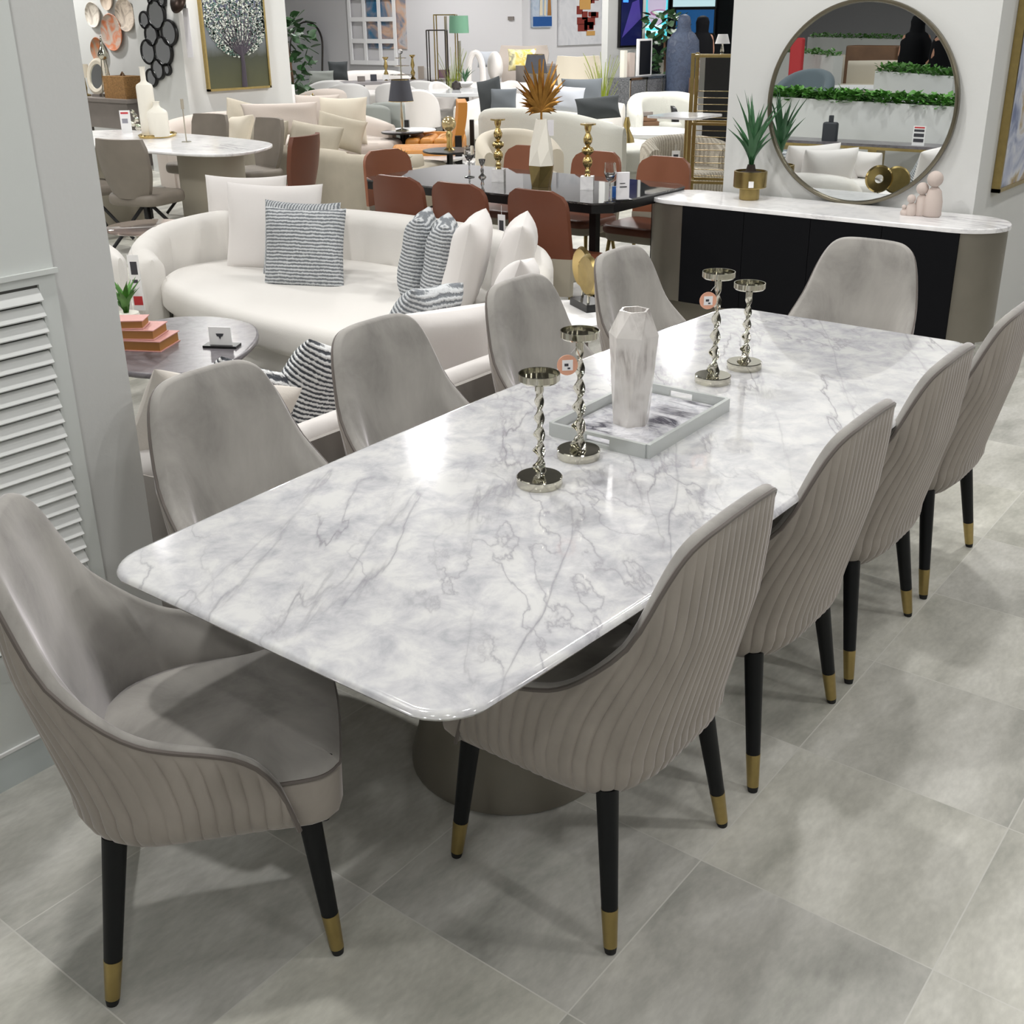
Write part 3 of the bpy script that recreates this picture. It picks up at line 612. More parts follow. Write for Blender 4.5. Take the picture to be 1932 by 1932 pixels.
# ---- coffee table
o = ccw([tuple(q)[:2] for q in spline([(*G(x, y, .38)[:2], 0) for x, y in ((488, 632), (470, 608), (395, 596), (300, 602), (215, 640), (205, 690), (300, 706), (400, 694), (458, 668))], 5, True)])
cxx = sum(q[0] for q in o)/len(o); cyy = sum(q[1] for q in o)/len(o)
t = thing('coffee_table', 'low grey marble coffee table holding a stack of pink books', 'coffee table', (cxx, cyy, 0))
P('tabletop', MB().prism(o, .355, .38, .01, .01), greym, t, world=True, smooth=50); P('pedestal', MB().prism(inset(o, .22), 0, .356), darkmet, t, world=True)
bookp = G(272, 652, .38)
for i, (dx, dy, w_, h_, z_, hh, r_, lab) in enumerate(((0, 0, .25, .19, .38, .048, 8, 'lowest pink-covered book of the stack on the coffee table'), (-.015, .01, .21, .16, .4285, .044, 12, 'middle pink-covered book of the stack on the coffee table'), (-.045, .02, .15, .11, .473, .038, 20, 'smallest pink book on top of the stack'))):
    t = thing('decor_book', lab, 'book', (bookp.x+dx, bookp.y+dy, z_+.0005), R_(-70+r_), 'pink books stacked on the coffee table')
    b = MB().box(-w_/2, w_/2, -h_/2, h_/2, 0, .004).box(-w_/2, w_/2, -h_/2, h_/2, hh-.005, hh-.001).box(-w_/2, -w_/2+.004, -h_/2, h_/2, 0, hh-.001); P('cover', b, pinkp, t)
    P('pages', MB().box(-w_/2+.004, w_/2-.006, -h_/2+.006, h_/2-.006, .004, hh-.005), orangep, t)
def leafplant(t, n, h0, h1, spread, wd, mt, z0=0, curve=.5, seed=1, per=True, up=.35, cup=.25):
    rnd = random.Random(seed)
    for i in range(n):
        a = 2*PI*i/n*2.4+rnd.uniform(-.3, .3); h = rnd.uniform(h0, h1); sp = spread*rnd.uniform(.5, 1.1)*(i/n*.8+.3); k = 8; rows = []
        for j in range(k+1):
            u = j/k; r = sp*(u**(1+curve)); z = z0+h*(u-.18*u*u*sp/max(h, .01)); ww = wd*(math.sin(PI*min(1, u*.85+.18))**.8)*(1-u**6*.9)
            x, y = r*math.cos(a), r*math.sin(a); px_, py_ = -math.sin(a), math.cos(a); ox, oy = math.cos(a)*ww*cup, math.sin(a)*ww*cup
            rows.append([(x-px_*ww+ox*-1, y-py_*ww-oy, z+ww*up), (x, y, z), (x+px_*ww-ox, y+py_*ww-oy, z+ww*up)])
        b = MB().grid(rows); b.grid([[(p_[0], p_[1], p_[2]-.002) for p_ in r[::-1]] for r in rows]); P('leaf', b, mt, t, smooth=80)
c = G(243, 622, .38); t = thing('potted_plant', 'small bright green leafy plant on the coffee table', 'plant', (c.x, c.y, .38))
P('pot', MB().lathe([(.05, 0), (.06, .06), (.055, .08)], 20), offwhite, t); leafplant(t, 18, .10, .20, .14, .016, leafy, .07, .6, 4)
b = MB()
c = G(418, 655, .38); t = thing('table_sign', 'small white card sign with a black mark standing on the coffee table', 'sign', (c.x, c.y, .38), R_(-60))
P('card', MB().box(-.05, .05, -.003, .003, .01, .09), paper, t); P('logo_mark', MB().add([(-.018, -.0045, .062), (.018, -.0045, .062), (.012, -.0045, .05), (.005, -.0045, .048), (0, -.0045, .035), (-.006, -.0045, .048), (-.014, -.0045, .05)], [(6, 5, 4, 3, 2, 1, 0)]), inkp, t); P('stand', MB().box(-.075, .075, -.025, .04, 0, .011), blackp, t)
# ---- white side table with the gold disc sculpture behind the fourth left-row chair
round_t = thing('side_table', 'small round white side table behind the left row carrying a gold disc sculpture', 'side table', (4.08, 2.86, 0))
P('tabletop', MB().lathe([(.225, .435), (.24, .44), (.24, .452), (.23, .46)], 40), mat('side_table_white', (240, 240, 240), .35), round_t); P('pedestal', MB().lathe([(.15, 0), (.15, .015), (.03, .05), (.03, .40), (.06, .437)], 24), whitefab, round_t)
t = thing('ring_sculpture', 'gold ring and disc sculpture on a black base beside the farthest left-row chair', 'sculpture', (4.20, 2.84, .4605), R_(-30))
for dx, dy, hole in ((.0, .05, .030), (-.03, -.075, 0)):
    M_ = Matrix.Translation((dx, dy, .175 if hole else .165)) @ Matrix.Rotation(R_(90), 4, 'Y'); P('ring' if hole else 'disc', MB().lathe([(hole, -.010), (.084, -.014), (.095, 0), (.084, .014), (hole, .010)]+([(hole, -.010)] if hole else []), 40, M_, cap=not hole), gold if hole else brass, t, smooth=40)
P('base', MB().box(-.05, .05, -.10, .08, 0, .035), blackp, t); P('stem', MB().cyl(0, .05, .03, .085, .006).cyl(-.03, -.075, .03, .08, .006), silver, t)

# ---- sideboard under the mirror
yA, yB = 1.45, 3.46; xA, xB = 5.60, 6.06; r = (xB-xA)/2; xm = (xA+xB)/2
def pill(d=0):
    o = [(xm+(r-d)*math.sin(a), yA+r-(r-d)*math.cos(a)) for a in [PI/2-PI+PI*i/18 for i in range(19)]]
    o += [(xm+(r-d)*math.cos(a), yB-r+(r-d)*math.sin(a)) for a in [PI*i/18 for i in range(19)]]
    return ccw(o)
t = thing('sideboard', 'black and champagne sideboard with rounded ends and white marble top', 'sideboard', (xm, (yA+yB)/2, 0))
P('marble_top', MB().prism(pill(), .717, .74, .006), whitem, t, world=True, smooth=40); P('body', MB().prism(pill(.012), .17, .717), olive, t, world=True, smooth=40); P('plinth', MB().prism(pill(.09), 0, .17), olive, t, world=True, smooth=40)
ya_, yb_ = GX(5.61, 1812, 436).y, GX(5.61, 1289, 383.5).y; yy = [ya_+(yb_-ya_)*k/4 for k in range(5)]
for a, b_ in zip(yy, yy[1:]): P('door', MB().box(xA+.002, xA+.02, a+.0015, b_-.0015, .172, .714), blackfab, t, world=True)
# ---- round mirror
MRX = 6.06
mc = GX(MRX, 1633, 191); mc = Vector((MRX, 2.368, 1.258)); mr_ = .510
t = thing('round_mirror', 'large round mirror with a thin pewter frame above the sideboard', 'mirror', (MRX, mc.y, mc.z))
MM = Matrix.Translation((0, 0, 0)) @ Matrix.Rotation(R_(-90), 4, 'Y')
P('mirror_glass', MB().lathe([(mr_-.006, -.012), (mr_-.006, .004)], 96, MM), mirrorm, t, smooth=30); P('frame', MB().lathe([(mr_-.006, -.02), (mr_+.010, -.02), (mr_+.014, -.012), (mr_+.014, .016), (mr_+.008, .022), (mr_-.002, .020), (mr_-.008, .006), (mr_-.006, -.02)], 96, MM, cap=False), pewter, t, smooth=40)
# ---- aloe in a gold pot
c = G(1413, 376, .74); t = thing('potted_aloe', 'tall green aloe in a stepped gold pot on the sideboard', 'plant', (c.x, c.y, .7405), 0)
pt = P('pot', MB().lathe([(.053, 0), (.056, .004), (.056, .06), (.062, .064), (.088, .066), (.092, .07), (.092, .155), (.084, .157), (.082, .13), (0, .128)], 40, cap=False), brass, t)
P('price_sticker', MB().box(-.014, .014, -.003, 0, 0, .034, M=Matrix.Rotation(R_(-60), 4, 'Z') @ Matrix.Translation((0, -.0915, .075))), paper, pt); P('soil', MB().lathe([(.083, .125), (.06, .15), (.0, .16)], 24, cap=False), soil, t); P('stem', MB().cyl(0, 0, .13, .19, .035, 16, r2=.02), soil, t)
leafplant(t, 22, .20, .44, .20, .017, leafg, .16, .7, 3, up=.5, cup=.5)
# ---- pink stone family figurine
c = G(1740, 408, .74); t = thing('family_figurine', 'pale pink stone figurine of four huddled figures on the sideboard', 'figurine', (c.x, c.y, .7405), R_(-80), None)
for x, y, h, r_, hr in ((.045, .0, .225, .046, .040), (-.012, .01, .165, .034, .031), (-.058, -.005, .105, .027, .022), (-.090, -.002, .052, .022, .012)):
    b = MB().lathe([(r_*.82, 0), (r_, .01), (r_*.98, (h-2*hr)*.55), (r_*.75, (h-2*hr)*.9), (r_*.35, h-2*hr+.006), (0.001, h-2*hr+.01)], 20, Matrix.Translation((x, y, 0)) @ Matrix.Diagonal((1, .72, 1, 1))); b.ball((x-.004, y-.004, h-hr*.9), hr, 10); P('figure', b, pinkstone, t, smooth=60)
# ---- tall painting on the column side
y_ = MY0-.03; a = GY(MY0, 1868, 367); zb = 1.7-.0; x0 = a.x
def art(nt, b, cols, sc=3, rot=.5, dist=2.5, det=6):
    L = nt.links.new; tc = N(nt, 'ShaderNodeTexCoord'); mp = N(nt, 'ShaderNodeMapping'); mp.inputs['Rotation'].default_value = (rot, rot, rot); L(tc.outputs['Object'], mp.inputs['Vector'])
    n = N(nt, 'ShaderNodeTexNoise'); n.inputs['Scale'].default_value = sc; n.inputs['Detail'].default_value = det; n.inputs['Distortion'].default_value = dist; L(mp.outputs[0], n.inputs['Vector'])
    k = len(cols); r = ramp(nt, [(.28+.44*i/(k-1), lin(c_)) for i, c_ in enumerate(cols)]); L(n.outputs['Fac'], r.inputs['Fac']); L(r.outputs['Color'], b.inputs['Base Color'])
t = thing('wall_painting', 'tall blue and gold abstract painting in a gold frame at right edge', 'painting', (x0+.5, MY0, 1.5))
zb = GY(MY0-.02, 1868, 367).z
P('canvas', MB().box(x0+.02, x0+1.2, MY0-.034, MY0-.006, zb+.02, zb+1.75), picture('blue_abstract', lambda nt, b: art(nt, b, [(88, 98, 134), (120, 130, 160), (176, 182, 200), (206, 208, 214), (170, 150, 110), (130, 138, 166)], 2.4, .4)), t, world=True)
fr = MB(); fr.box(x0, x0+.02, MY0-.045, MY0-.002, zb, zb+1.77).box(x0+1.2, x0+1.22, MY0-.045, MY0-.002, zb, zb+1.77).box(x0, x0+1.22, MY0-.045, MY0-.002, zb, zb+.02).box(x0, x0+1.22, MY0-.045, MY0-.002, zb+1.75, zb+1.77); P('frame', fr, brass, t, world=True)

# ================================================================== BLACK MARBLE TABLE AND ITS ORANGE CHAIRS
bx0, bx1, by0, by1 = 5.13, 6.08, 3.36, 5.24
t = thing('dining_table', 'black veined marble table with decor, ringed by orange chairs', 'table', ((bx0+bx1)/2, (by0+by1)/2, 0))
oct_ = ccw([(bx0+.09, by0), (bx1-.09, by0), (bx1, by0+.09), (bx1, by1-.09), (bx1-.09, by1), (bx0+.09, by1), (bx0, by1-.09), (bx0, by0+.09)])
P('tabletop', MB().prism(oct_, .752, .762), blackm, t, world=True); P('apron', MB().prism(inset(oct_, .004), .705, .752), blackp, t, world=True)
for x in (bx0+.14, bx1-.14):
    for y in (by0+.16, by1-.16): P('leg', MB().box(x-.022, x+.022, y-.022, y+.022, 0, .706), blackp, t, world=True)
def orange_chair(label, loc, rz, mt):
    t = thing('leather_chair', label, 'chair', loc, rz, 'orange leather chairs')
    def panel(z0, z1, w0, w1, rc, th=.028, y0=-.2):
        out = []; n = 8
        pts = [(-w0, z0), (w0, z0)]+[(w1-rc+rc*math.sin(PI/2*(1-i/n)), z1-rc+rc*math.cos(PI/2*(1-i/n))) for i in range(n+1)]+[(-(w1-rc)-rc*math.sin(PI/2*i/n), z1-rc+rc*math.cos(PI/2*i/n)) for i in range(n+1)]
        rows = []
        K = 12
        for i in range(K+1):
            z = z0+(z1-z0)*i/K
            wz = w0+(w1-w0)*i/K
            if z > z1-rc: q = (z-(z1-rc))/rc; wz = wz-rc+rc*math.sqrt(max(0, 1-q*q*.98))
            rows.append([( wz*u/6, y0-.05*((z-.3)/.55)+.055*(u/6)**2*(wz/.22)**2, z) for u in range(-6, 7)])
        b = MB().grid(rows); b.grid([[(x, y-th, z) for x, y, z in r[::-1]] for r in rows])
        edge = [r[0] for r in rows]+rows[-1]+[r[-1] for r in rows[::-1]]
        b.grid([edge, [(x, y-th, z) for x, y, z in edge]]); return b
    P('backrest', panel(.50, .86, .205, .19, .09), mt, t, smooth=60); P('back_shell', panel(.30, .505, .19, .206, .001, .034, -.196), taupeshell, t, smooth=60)
    P('seat', MB().prism(rrect(-.22, .22, -.20, .22, .09), .42, .475, .025, .015), orange_shaded, t, smooth=50); P('seat_shell', MB().prism(rrect(-.21, .21, -.20, .20, .09), .37, .42, 0, .02), taupeshell, t, smooth=50)
    for sx in (-1, 1):
        for sy in (-1, 1): P('leg', MB().tube([(sx*.21, sy*.20, 0), (sx*.17, sy*.15, .38)], [.009, .013], 10), brass, t)
    return t
oc = orange_chair('orange leather chair, leftmost of three with backs to the white sofa', (5.05, 4.60, 0), R_(-90), orange_shaded)
dup(oc, (5.03, 4.12, 0), R_(-90), 'orange leather chair, middle of three with backs to the white sofa')
dup(oc, (5.06, 3.60, 0), R_(-90), 'orange leather chair, rightmost of three, a red price tag beside it')
oc2 = orange_chair('orange leather chair at the left end of the black table', (5.72, 5.36, 0), R_(170), orange)
dup(oc2, (6.28, 4.92, 0), R_(90), 'orange leather chair behind the gold palm leaf vase'); dup(oc2, (6.26, 4.32, 0), R_(90), 'orange leather chair behind the right brass candle holder')
dup(oc2, (6.24, 3.78, 0), R_(90), 'orange leather chair at far side of the black table by the column')
hang_tag((4.86, 3.86, .70), 'white price tag with a red foot, between two orange chairs', -90, .05, .26)
hang_tag((4.86, 4.36, .62), 'narrow price tag between the left and middle orange chairs', -90, .03, .20)
def brass_holder(p, lab, h=.37):
    t = thing('candle_holder', lab, 'candle holder', p, .5, 'brass candle holders on the black table')
    P('cube_base', MB().box(-.038, .038, -.038, .038, 0, .075), whitem, t)
    pr = [(.02, .075), (.012, .085), (.018, .1), (.010, .115), (.026, .14), (.030, .16), (.022, .18), (.010, .19), (.034, .21), (.036, .222), (.030, .235), (.010, .245), (.024, .265), (.027, .285), (.016, .31), (.012, .318), (.02, .34), (.022, .358), (.045, .362), (.045, .37), (.0, .37)]
    P('turned_stem', MB().lathe(pr, 24, cap=False), gold, t, smooth=50)
brass_holder((5.53, 4.41, .7625), 'brass beaded candle holder on a white cube, left of the palm vase'); brass_holder((5.56, 3.77, .7625), 'brass beaded candle holder on a white cube, right of the palm vase')
t = thing('palm_vase', 'tall faceted white and bronze vase holding a gold palm leaf', 'vase', (5.50, 4.06, .7625), .3)
def ngon(r, z, n=6, ro=0): return [(r*math.cos(2*PI*k/n+ro), r*math.sin(2*PI*k/n+ro), z) for k in range(n)]
b = MB().grid([ngon(.058, 0), ngon(.082, .125, ro=.26)], wu=True); b.f.append((5, 4, 3, 2, 1, 0)); P('bronze_base', b, brass, t, smooth=0)
b = MB().grid([ngon(.082, .125, ro=.26), ngon(.068, .22, ro=.0), ngon(.036, .385, ro=.26), ngon(.030, .385, ro=.26), ngon(.028, .30, ro=.26)], wu=True); P('vase_body', b, offwhite, t, smooth=0)
lf = MB(); Mv = Matrix.Rotation(R_(-38), 4, 'Z')
for i in range(31):
    a = R_(-105+210*i/30); ln = .085+.20*math.cos(a*.80)**2; pts = []
    for j in range(6):
        u = j/5; w_ = .0135*(math.sin(PI*min(1, .12+u*.88))**.7)*(1-u**3)
        x = ln*u*math.sin(a); z = .43+ln*u*math.cos(a)+.012*math.sin(u*3); y = .03*u*math.sin(i*1.7)
        pts.append([Mv @ Vector((x-w_*math.cos(a), y, z+w_*math.sin(a))), Mv @ Vector((x, y-.004, z)), Mv @ Vector((x+w_*math.cos(a), y, z-w_*math.sin(a)))])
    lf.grid(pts); lf.grid([[(q[0]+.0, q[1]+.003, q[2]) for q in r_[::-1]] for r_ in pts])
lf.tube([(0, 0, .2), (.0, 0, .34), (0, 0, .43)], .007, 8); P('gold_leaf', lf, mat('gold_leaf', (176, 128, 62), .4, .85, noise=.25, nscale=20), t, smooth=40)
P('price_card', MB().box(-.02, .02, -.001, .001, 0, .09, M=Matrix.Translation((.02, -.05, .29)) @ Matrix.Rotation(R_(-50), 4, 'Z')), tagwhite, t)
def wine(p, lab, h, tall=False):
    t = thing('wine_glass', lab, 'glass', p, 0, 'glasses on the black table')
    pr = [(.032, 0), (.032, .003), (.006, .008), (.004, h*.5), (.02, h*.58), (.034, h*.75), (.030, h), (.028, h), (.032, h*.75), (.018, h*.6), (.0, h*.585)] if not tall else [(.025, 0), (.025, .003), (.008, .02), (.012, h*.4), (.006, h*.55), (.018, h*.8), (.022, h), (.020, h), (.0, h*.6)]
    P('bowl', MB().lathe(pr, 24, cap=False), glass, t, smooth=60)
wine((*G(886, 334, .763)[:2], .763), 'tall wine glass nearest the left end of the black table', .19); wine((*G(910, 334, .763)[:2], .763), 'short clear candle glass beside the tall wine glass', .11, True); wine((*G(1150, 382, .763)[:2], .763), 'wine glass near the framed sign on the black table', .21)
c = G(1185, 385, .763)+Vector((.10, .10, 0)); t = thing('framed_sign', 'white framed sign with blue card near the right end of the black table', 'sign', (c.x, c.y, .763), R_(-40))
P('frame', MB().box(-.035, .035, -.01, .01, 0, .15), tagwhite, t); P('print_block', MB().box(-.02, .02, -.0115, -.009, .07, .076).box(-.02, .01, -.0115, -.009, .09, .094), inkp, t); P('stand', MB().box(-.05, .05, -.03, .03, 0, .006), blackp, t)
c = G(1162, 372, .763); one('blue_card', MB().box(-.022, .022, -.004, .004, 0, .06), blue, 'small blue card standing beside the framed sign', 'card', loc=(c.x, c.y, .763), rot=(0, 0, R_(-40)))

# ================================================================== generic pieces
def legs4(t, w_, d_, h_, mt, r=.012, sp=.02):
    for sx in (-1, 1):
        for sy in (-1, 1): P('leg', MB().tube([(sx*(w_/2+sp), sy*(d_/2+sp), 0), (sx*w_/2, sy*d_/2, h_)], [r*.75, r], 8), mt, t)
def tub(name, label, loc, rz, w_, d_, hb, hs, mt, group=None, cat='chair', mseat=None, th=.07, drop=.12, legm=None, base=.12, oh=.0):
    """rounded chair, front toward local +y; back height hb falls by drop toward the arms"""
    t = thing(name, label, cat, loc, rz, group); rows = []; n = 24
    for i in range(n+1):
        a = -PI*.5-PI*.62+2*PI*.62*i/n; u = abs(i/n*2-1); ca, sa = math.cos(a), math.sin(a)
        ox = w_/2*ca; oy = d_/2*sa*1.0
        if sa > 0: ox = math.copysign(w_/2, ca)*(1-.05*sa)
        h = hb-drop*u**2.2; r = th/2; ix, iy = ox*(1-2*th/w_), oy*(1-2*th/d_)
        prof = [(0, base+.02)]+[(.5-.5*math.cos(PI*k/6), h-r+r*math.sin(PI*k/6)) for k in range(7)]+[(1, base+.02)]
        rows.append([(ox*(1-q)+ix*q, oy*(1-q)+iy*q, z) for q, z in prof])
    b = MB().grid(rows, wu=True); m_ = len(rows[0]); b.f.append(tuple(reversed(range(m_)))); b.f.append(tuple(n*m_+i for i in range(m_)))
    P('backrest', b, mt, t, smooth=50); P('seat', MB().prism(rrect(-w_/2+th*.8, w_/2-th*.8, -d_/2+th, d_/2+oh, min(w_, d_)*.25), base, hs, .05, .03), mseat or mt, t, smooth=50)
    legs4(t, w_*.6, d_*.55, base+.01, legm or blackp); return t
def round_table(name, label, p, r, h, mt, mb, cat='table', group=None, rb=None, top=.02, leg_r=.03):
    t = thing(name, label, cat, (p[0], p[1], 0), 0, group)
    P('tabletop', MB().lathe([(r-.006, h-top), (r, h-top+.006), (r, h-.004), (r-.004, h)], 40), mt, t); P('pedestal', MB().lathe([(rb or r*.5, 0), (rb or r*.5, .015), (leg_r, .05), (leg_r, h-top-.03), (leg_r*1.6, h-top)], 24), mb, t); return t
def lamp(label, p, z, h, rs, shade, stem, rt=None, group=None, trim=None):
    t = thing('table_lamp', label, 'lamp', (p[0], p[1], z), 0, group); hs = h*.42; rt = rt or rs*.65
    P('lamp_base', MB().lathe([(rs*.55, 0), (rs*.55, .012), (.012, .03), (.02, h*.25), (.010, h*.5), (.008, h*.7)], 20), stem, t); P('lamp_shade', MB().lathe([(rs, h-hs), (rt, h), (rt-.004, h), (rs-.004, h-hs)], 28, cap=False), shade, t, smooth=60)
    if trim: P('shade_trim', MB().lathe([(rs+.001, h-hs), (rs+.001, h-hs+.006), (rs-.005, h-hs+.006), (rs-.005, h-hs)], 28, cap=False).lathe([(rt+.001, h-.006), (rt+.001, h), (rt-.005, h), (rt-.005, h-.006)], 28, cap=False), trim, t)
    return t
def xy(px, py, z): q = G(px, py, z); return (q.x, q.y)

# ================================================================== LEFT: marble table, taupe chairs, beige sofas
o = ccw([tuple(q)[:2] for q in spline([(5.50, 9.6, 0), (5.38, 8.4, 0), (5.42, 7.5, 0), (5.56, 7.12, 0), (5.86, 7.08, 0), (6.28, 7.36, 0), (6.42, 7.9, 0), (6.42, 8.8, 0), (6.26, 9.6, 0)], 5, True)])
t = thing('dining_table', 'white marble table with rounded ends behind the partition, vases on a gold tray', 'table', (5.9, 8.3, 0))
P('tabletop', MB().prism(o, .735, .76, .008, .01), whitem, t, world=True, smooth=50)
for y in (7.75, 9.2): P('pedestal', MB().prism(ellipse(5.95, y, .24, .30, 32), 0, .736), taupeshell, t, world=True, smooth=50)
def swivel(label, loc, rz, mt, sc=1):
    t = thing('swivel_chair', label, 'chair', loc, rz, 'taupe leather swivel chairs'); rows = []
    for i in range(13):
        z = .44+.44*i/12; w_ = (.16+.07*math.sin(min(1, i/7)*PI/2))*(1-.05*max(0, i-10)); rows.append([(w_*u/5, -.20-.07*(z-.44)/.44+.07*(u/5)**2, z) for u in range(-5, 6)])
    b = MB().grid(rows); b.grid([[(x, y-.035, z) for x, y, z in r[::-1]] for r in rows]); e = [r[0] for r in rows]+rows[-1]+[r[-1] for r in rows[::-1]]; b.grid([e, [(x, y-.035, z) for x, y, z in e]])
    P('backrest', b, mt, t, smooth=60); P('seat', MB().prism(rrect(-.24, .24, -.22, .24, .12), .38, .47, .035, .03), mt, t, smooth=50)
    P('hub', MB().cyl(0, 0, .26, .385, .035), blackp, t)
    for k in range(4): a = PI/4+PI/2*k; P('leg', MB().tube([(.03*math.cos(a), .03*math.sin(a), .36), (.33*math.cos(a), .33*math.sin(a), 0.01)], .014, 8), blackp, t)
    return t
sw = swivel('taupe leather swivel chair with crossed black legs, nearest the partition', (5.28, 7.72, 0), R_(-75), taupefab)
dup(sw, (5.30, 8.55, 0), R_(-100), 'taupe leather swivel chair mostly hidden by the partition'); dup(sw, (6.72, 8.95, 0), R_(95), 'taupe chair on the far side of the marble table'); dup(sw, (6.70, 8.15, 0), R_(80), 'taupe chair behind the beige pedestal')
o1 = swivel('orange leather chair at the right end of the white marble table', (5.98, 6.92, 0), R_(20), orange_shaded); o1['group'] = 'orange leather chairs'
hang_tag((*xy(418, 300, .66), .66), 'white price tag hanging at the marble table beside the orange chair', -50, .05, .22)
c = xy(298, 258, .76); t = thing('gold_tray', 'shallow gold tray under the white vases', 'tray', (c[0], c[1], .7605), .3)
P('plate', MB().prism(ellipse(0, 0, .19, .13, 32), 0, .012), gold, t); P('rim', MB().tube([(.19*math.cos(a), .13*math.sin(a), .02) for a in [2*PI*i/40 for i in range(40)]], .009, 8, True), gold, t)
def bottle_vase(px, py, lab, h, r, hn, rn):
    c = xy(px, py, .773); one('bottle_vase', MB().lathe([(r*.96, 0), (r, .006), (r, hn), (r*.9, hn+.018), (rn*1.3, hn+r*.55), (rn, hn+r*.75), (rn, h-.01), (rn+.006, h), (rn-.002, h), (rn-.003, hn+r*.9), (0, hn)], 32, cap=False), offwhite, lab, 'vase', 'white bottle vases', loc=(c[0], c[1], .773))
bottle_vase(284, 256, 'tall white bottle vase on the gold tray', .56, .070, .40, .022); bottle_vase(302, 257, 'short white bottle vase on the gold tray', .285, .085, .19, .026)
c = xy(258, 248, .76); b = MB()
for k in range(5): b.ball((.022*math.cos(k*2.4), .022*math.sin(k*2.4), .035+k*.035), .03-.003*k, 8)
one('silver_ornament', b, silver, 'crumpled silver ornament left of the white vases', 'ornament', loc=(c[0], c[1], .76))
c = xy(240, 250, .76); t = thing('framed_sign', 'small white picture sign with a red heading by the silver ornament', 'sign', (c[0], c[1], .76), R_(-45)); P('card', MB().box(-.045, .045, -.004, .004, 0, .19), paper, t); P('red_band', MB().box(-.035, .03, -.0055, -.003, .16, .175), redp, t); P('print_block', MB().box(-.03, .02, -.0055, -.003, .08, .12), mat('grey_print', (150, 150, 160), .6), t)
c = xy(352, 268, .76); t = thing('bud_holder', 'thin metal bud holder standing on the white marble table', 'ornament', (c[0], c[1], .76)); P('stem', MB().tube([(0, 0, 0), (0, 0, .26)], .005, 8), taupeshell, t); P('cup', MB().cyl(0, 0, .26, .34, .013), taupeshell, t); P('base', MB().cyl(0, 0, 0, .006, .04), silver, t)
# beige sofa with its back to us, and the far one
sofa('beige_sofa', 'large beige linen sofa seen from behind with linen cushions along its back', 'sofa', [(8.02, 7.22, .52), (7.5, 7.30, .56), (7.16, 7.36, .59), (7.08, 7.6, .62), (7.08, 8.4, .62), (7.08, 9.2, .62), (7.12, 9.7, .62)][::1][::-1], [(7.2, 7.4), (8.3, 7.3), (8.45, 7.6), (8.3, 8.3), (8.2, 9.2), (8.1, 9.6), (7.2, 9.6)], beigefab, thick=.2, seat_z=.42, base_z=.03)
sofa('beige_sofa', 'beige linen sofa facing us under the blossom painting', 'sofa', [(9.72, 9.15, .58), (10.0, 10.1, .66), (9.75, 10.9, .70), (9.0, 10.98, .72), (8.2, 10.98, .72), (7.6, 10.8, .66), (7.4, 10.4, .56)], [(8.6, 9.0), (9.55, 9.0), (9.85, 9.6), (9.8, 10.6), (8.8, 10.8), (7.6, 10.6), (7.55, 10.1), (8.6, 10.0)], pinkbeige, thick=.2, seat_z=.44, base_z=.03)
g3 = 'linen cushions on the beige sofas'
def cushp(px, py, z, w_, h_, yaw, tilt, mt, lab, g=None, roll=0, t_=.16): c = G(px, py, z); return cushion(c, R_(yaw), w_, h_, t_, mt, lab, g, R_(tilt), R_(roll))
cushp(592, 270, .64, .62, .36, -85, -22, beigefab, 'wide beige cushion with a piped edge on the near beige sofa', g3, 4)
cushp(507, 262, .66, .50, .36, -95, -18, beigefab, 'darker beige cushion left of the wide one', g3)
cushp(450, 250, .66, .42, .34, -100, -25, creamfab, 'cream cushion at the left end of the near beige sofa', g3, -6)
cushp(398, 248, .66, .42, .30, -100, -25, pinkbeige, 'pale cushion behind the marble table end', g3)
cushp(642, 250, .62, .50, .34, -50, -20, beigefab, 'beige cushion leaning inside the sofa corner', g3, 14)
cushp(648, 228, .68, .52, .50, -55, -16, creamfab, 'square cream cushion standing in the corner of the far beige sofa', g3)
cushp(462, 222, .72, .42, .36, -30, -30, beigefab, 'cushion tilted on the far beige sofa below the painting', g3, 16)
cushp(600, 215, .72, .50, .42, -50, -16, pinkbeige, 'pale taupe cushion left of the square cream one', g3)
cushp(530, 225, .72, .80, .34, -35, -16, pinkbeige, 'broad back cushion of the far beige sofa', g3)
# plates, mirrors and painting
pl = 'round plates on the white wall'
for i, (px, py, w_, h_, cs, lab) in enumerate(((176, 28, 25, 42, [(120, 104, 88), (226, 218, 206)], 'brown ringed plate, topmost at the left'), (212, 61, 36, 62, [(206, 190, 176), (190, 176, 164), (206, 118, 72)], 'largest plate with orange splashes'), (237, 28, 26, 56, [(120, 104, 92), (220, 206, 190)], 'brown swirled plate at the column edge'), (186, 94, 26, 42, [(168, 148, 126), (160, 140, 120), (200, 114, 60)], 'small plate half orange'), (202, 0, 32, 34, [(170, 150, 132), (206, 190, 172)], 'plate cut by the top edge'))):
    c = GX(PW-.03, px, py); d = (c-EYE).length/FPX; rr = h_*d*.47
    one('wall_plate', MB().lathe([(rr*.5, 0), (rr*.9, .02), (rr, .045), (rr*.97, .05), (rr*.85, .028), (.0, .012)], 40, Matrix.Rotation(R_(-90), 4, 'Y')), picture('plate_%d' % i, lambda nt, b: art(nt, b, cs+[cs[0]], 4.5, .3, 1.5)), lab, 'plate', pl, loc=(PW-.002, c.y, c.z), smooth=50)
c0 = GX(XC-.02, 295, 100); t = thing('mirror_cluster', 'cluster of small round black-framed mirrors hanging down the column', 'mirror', (XC, c0.y, c0.z))
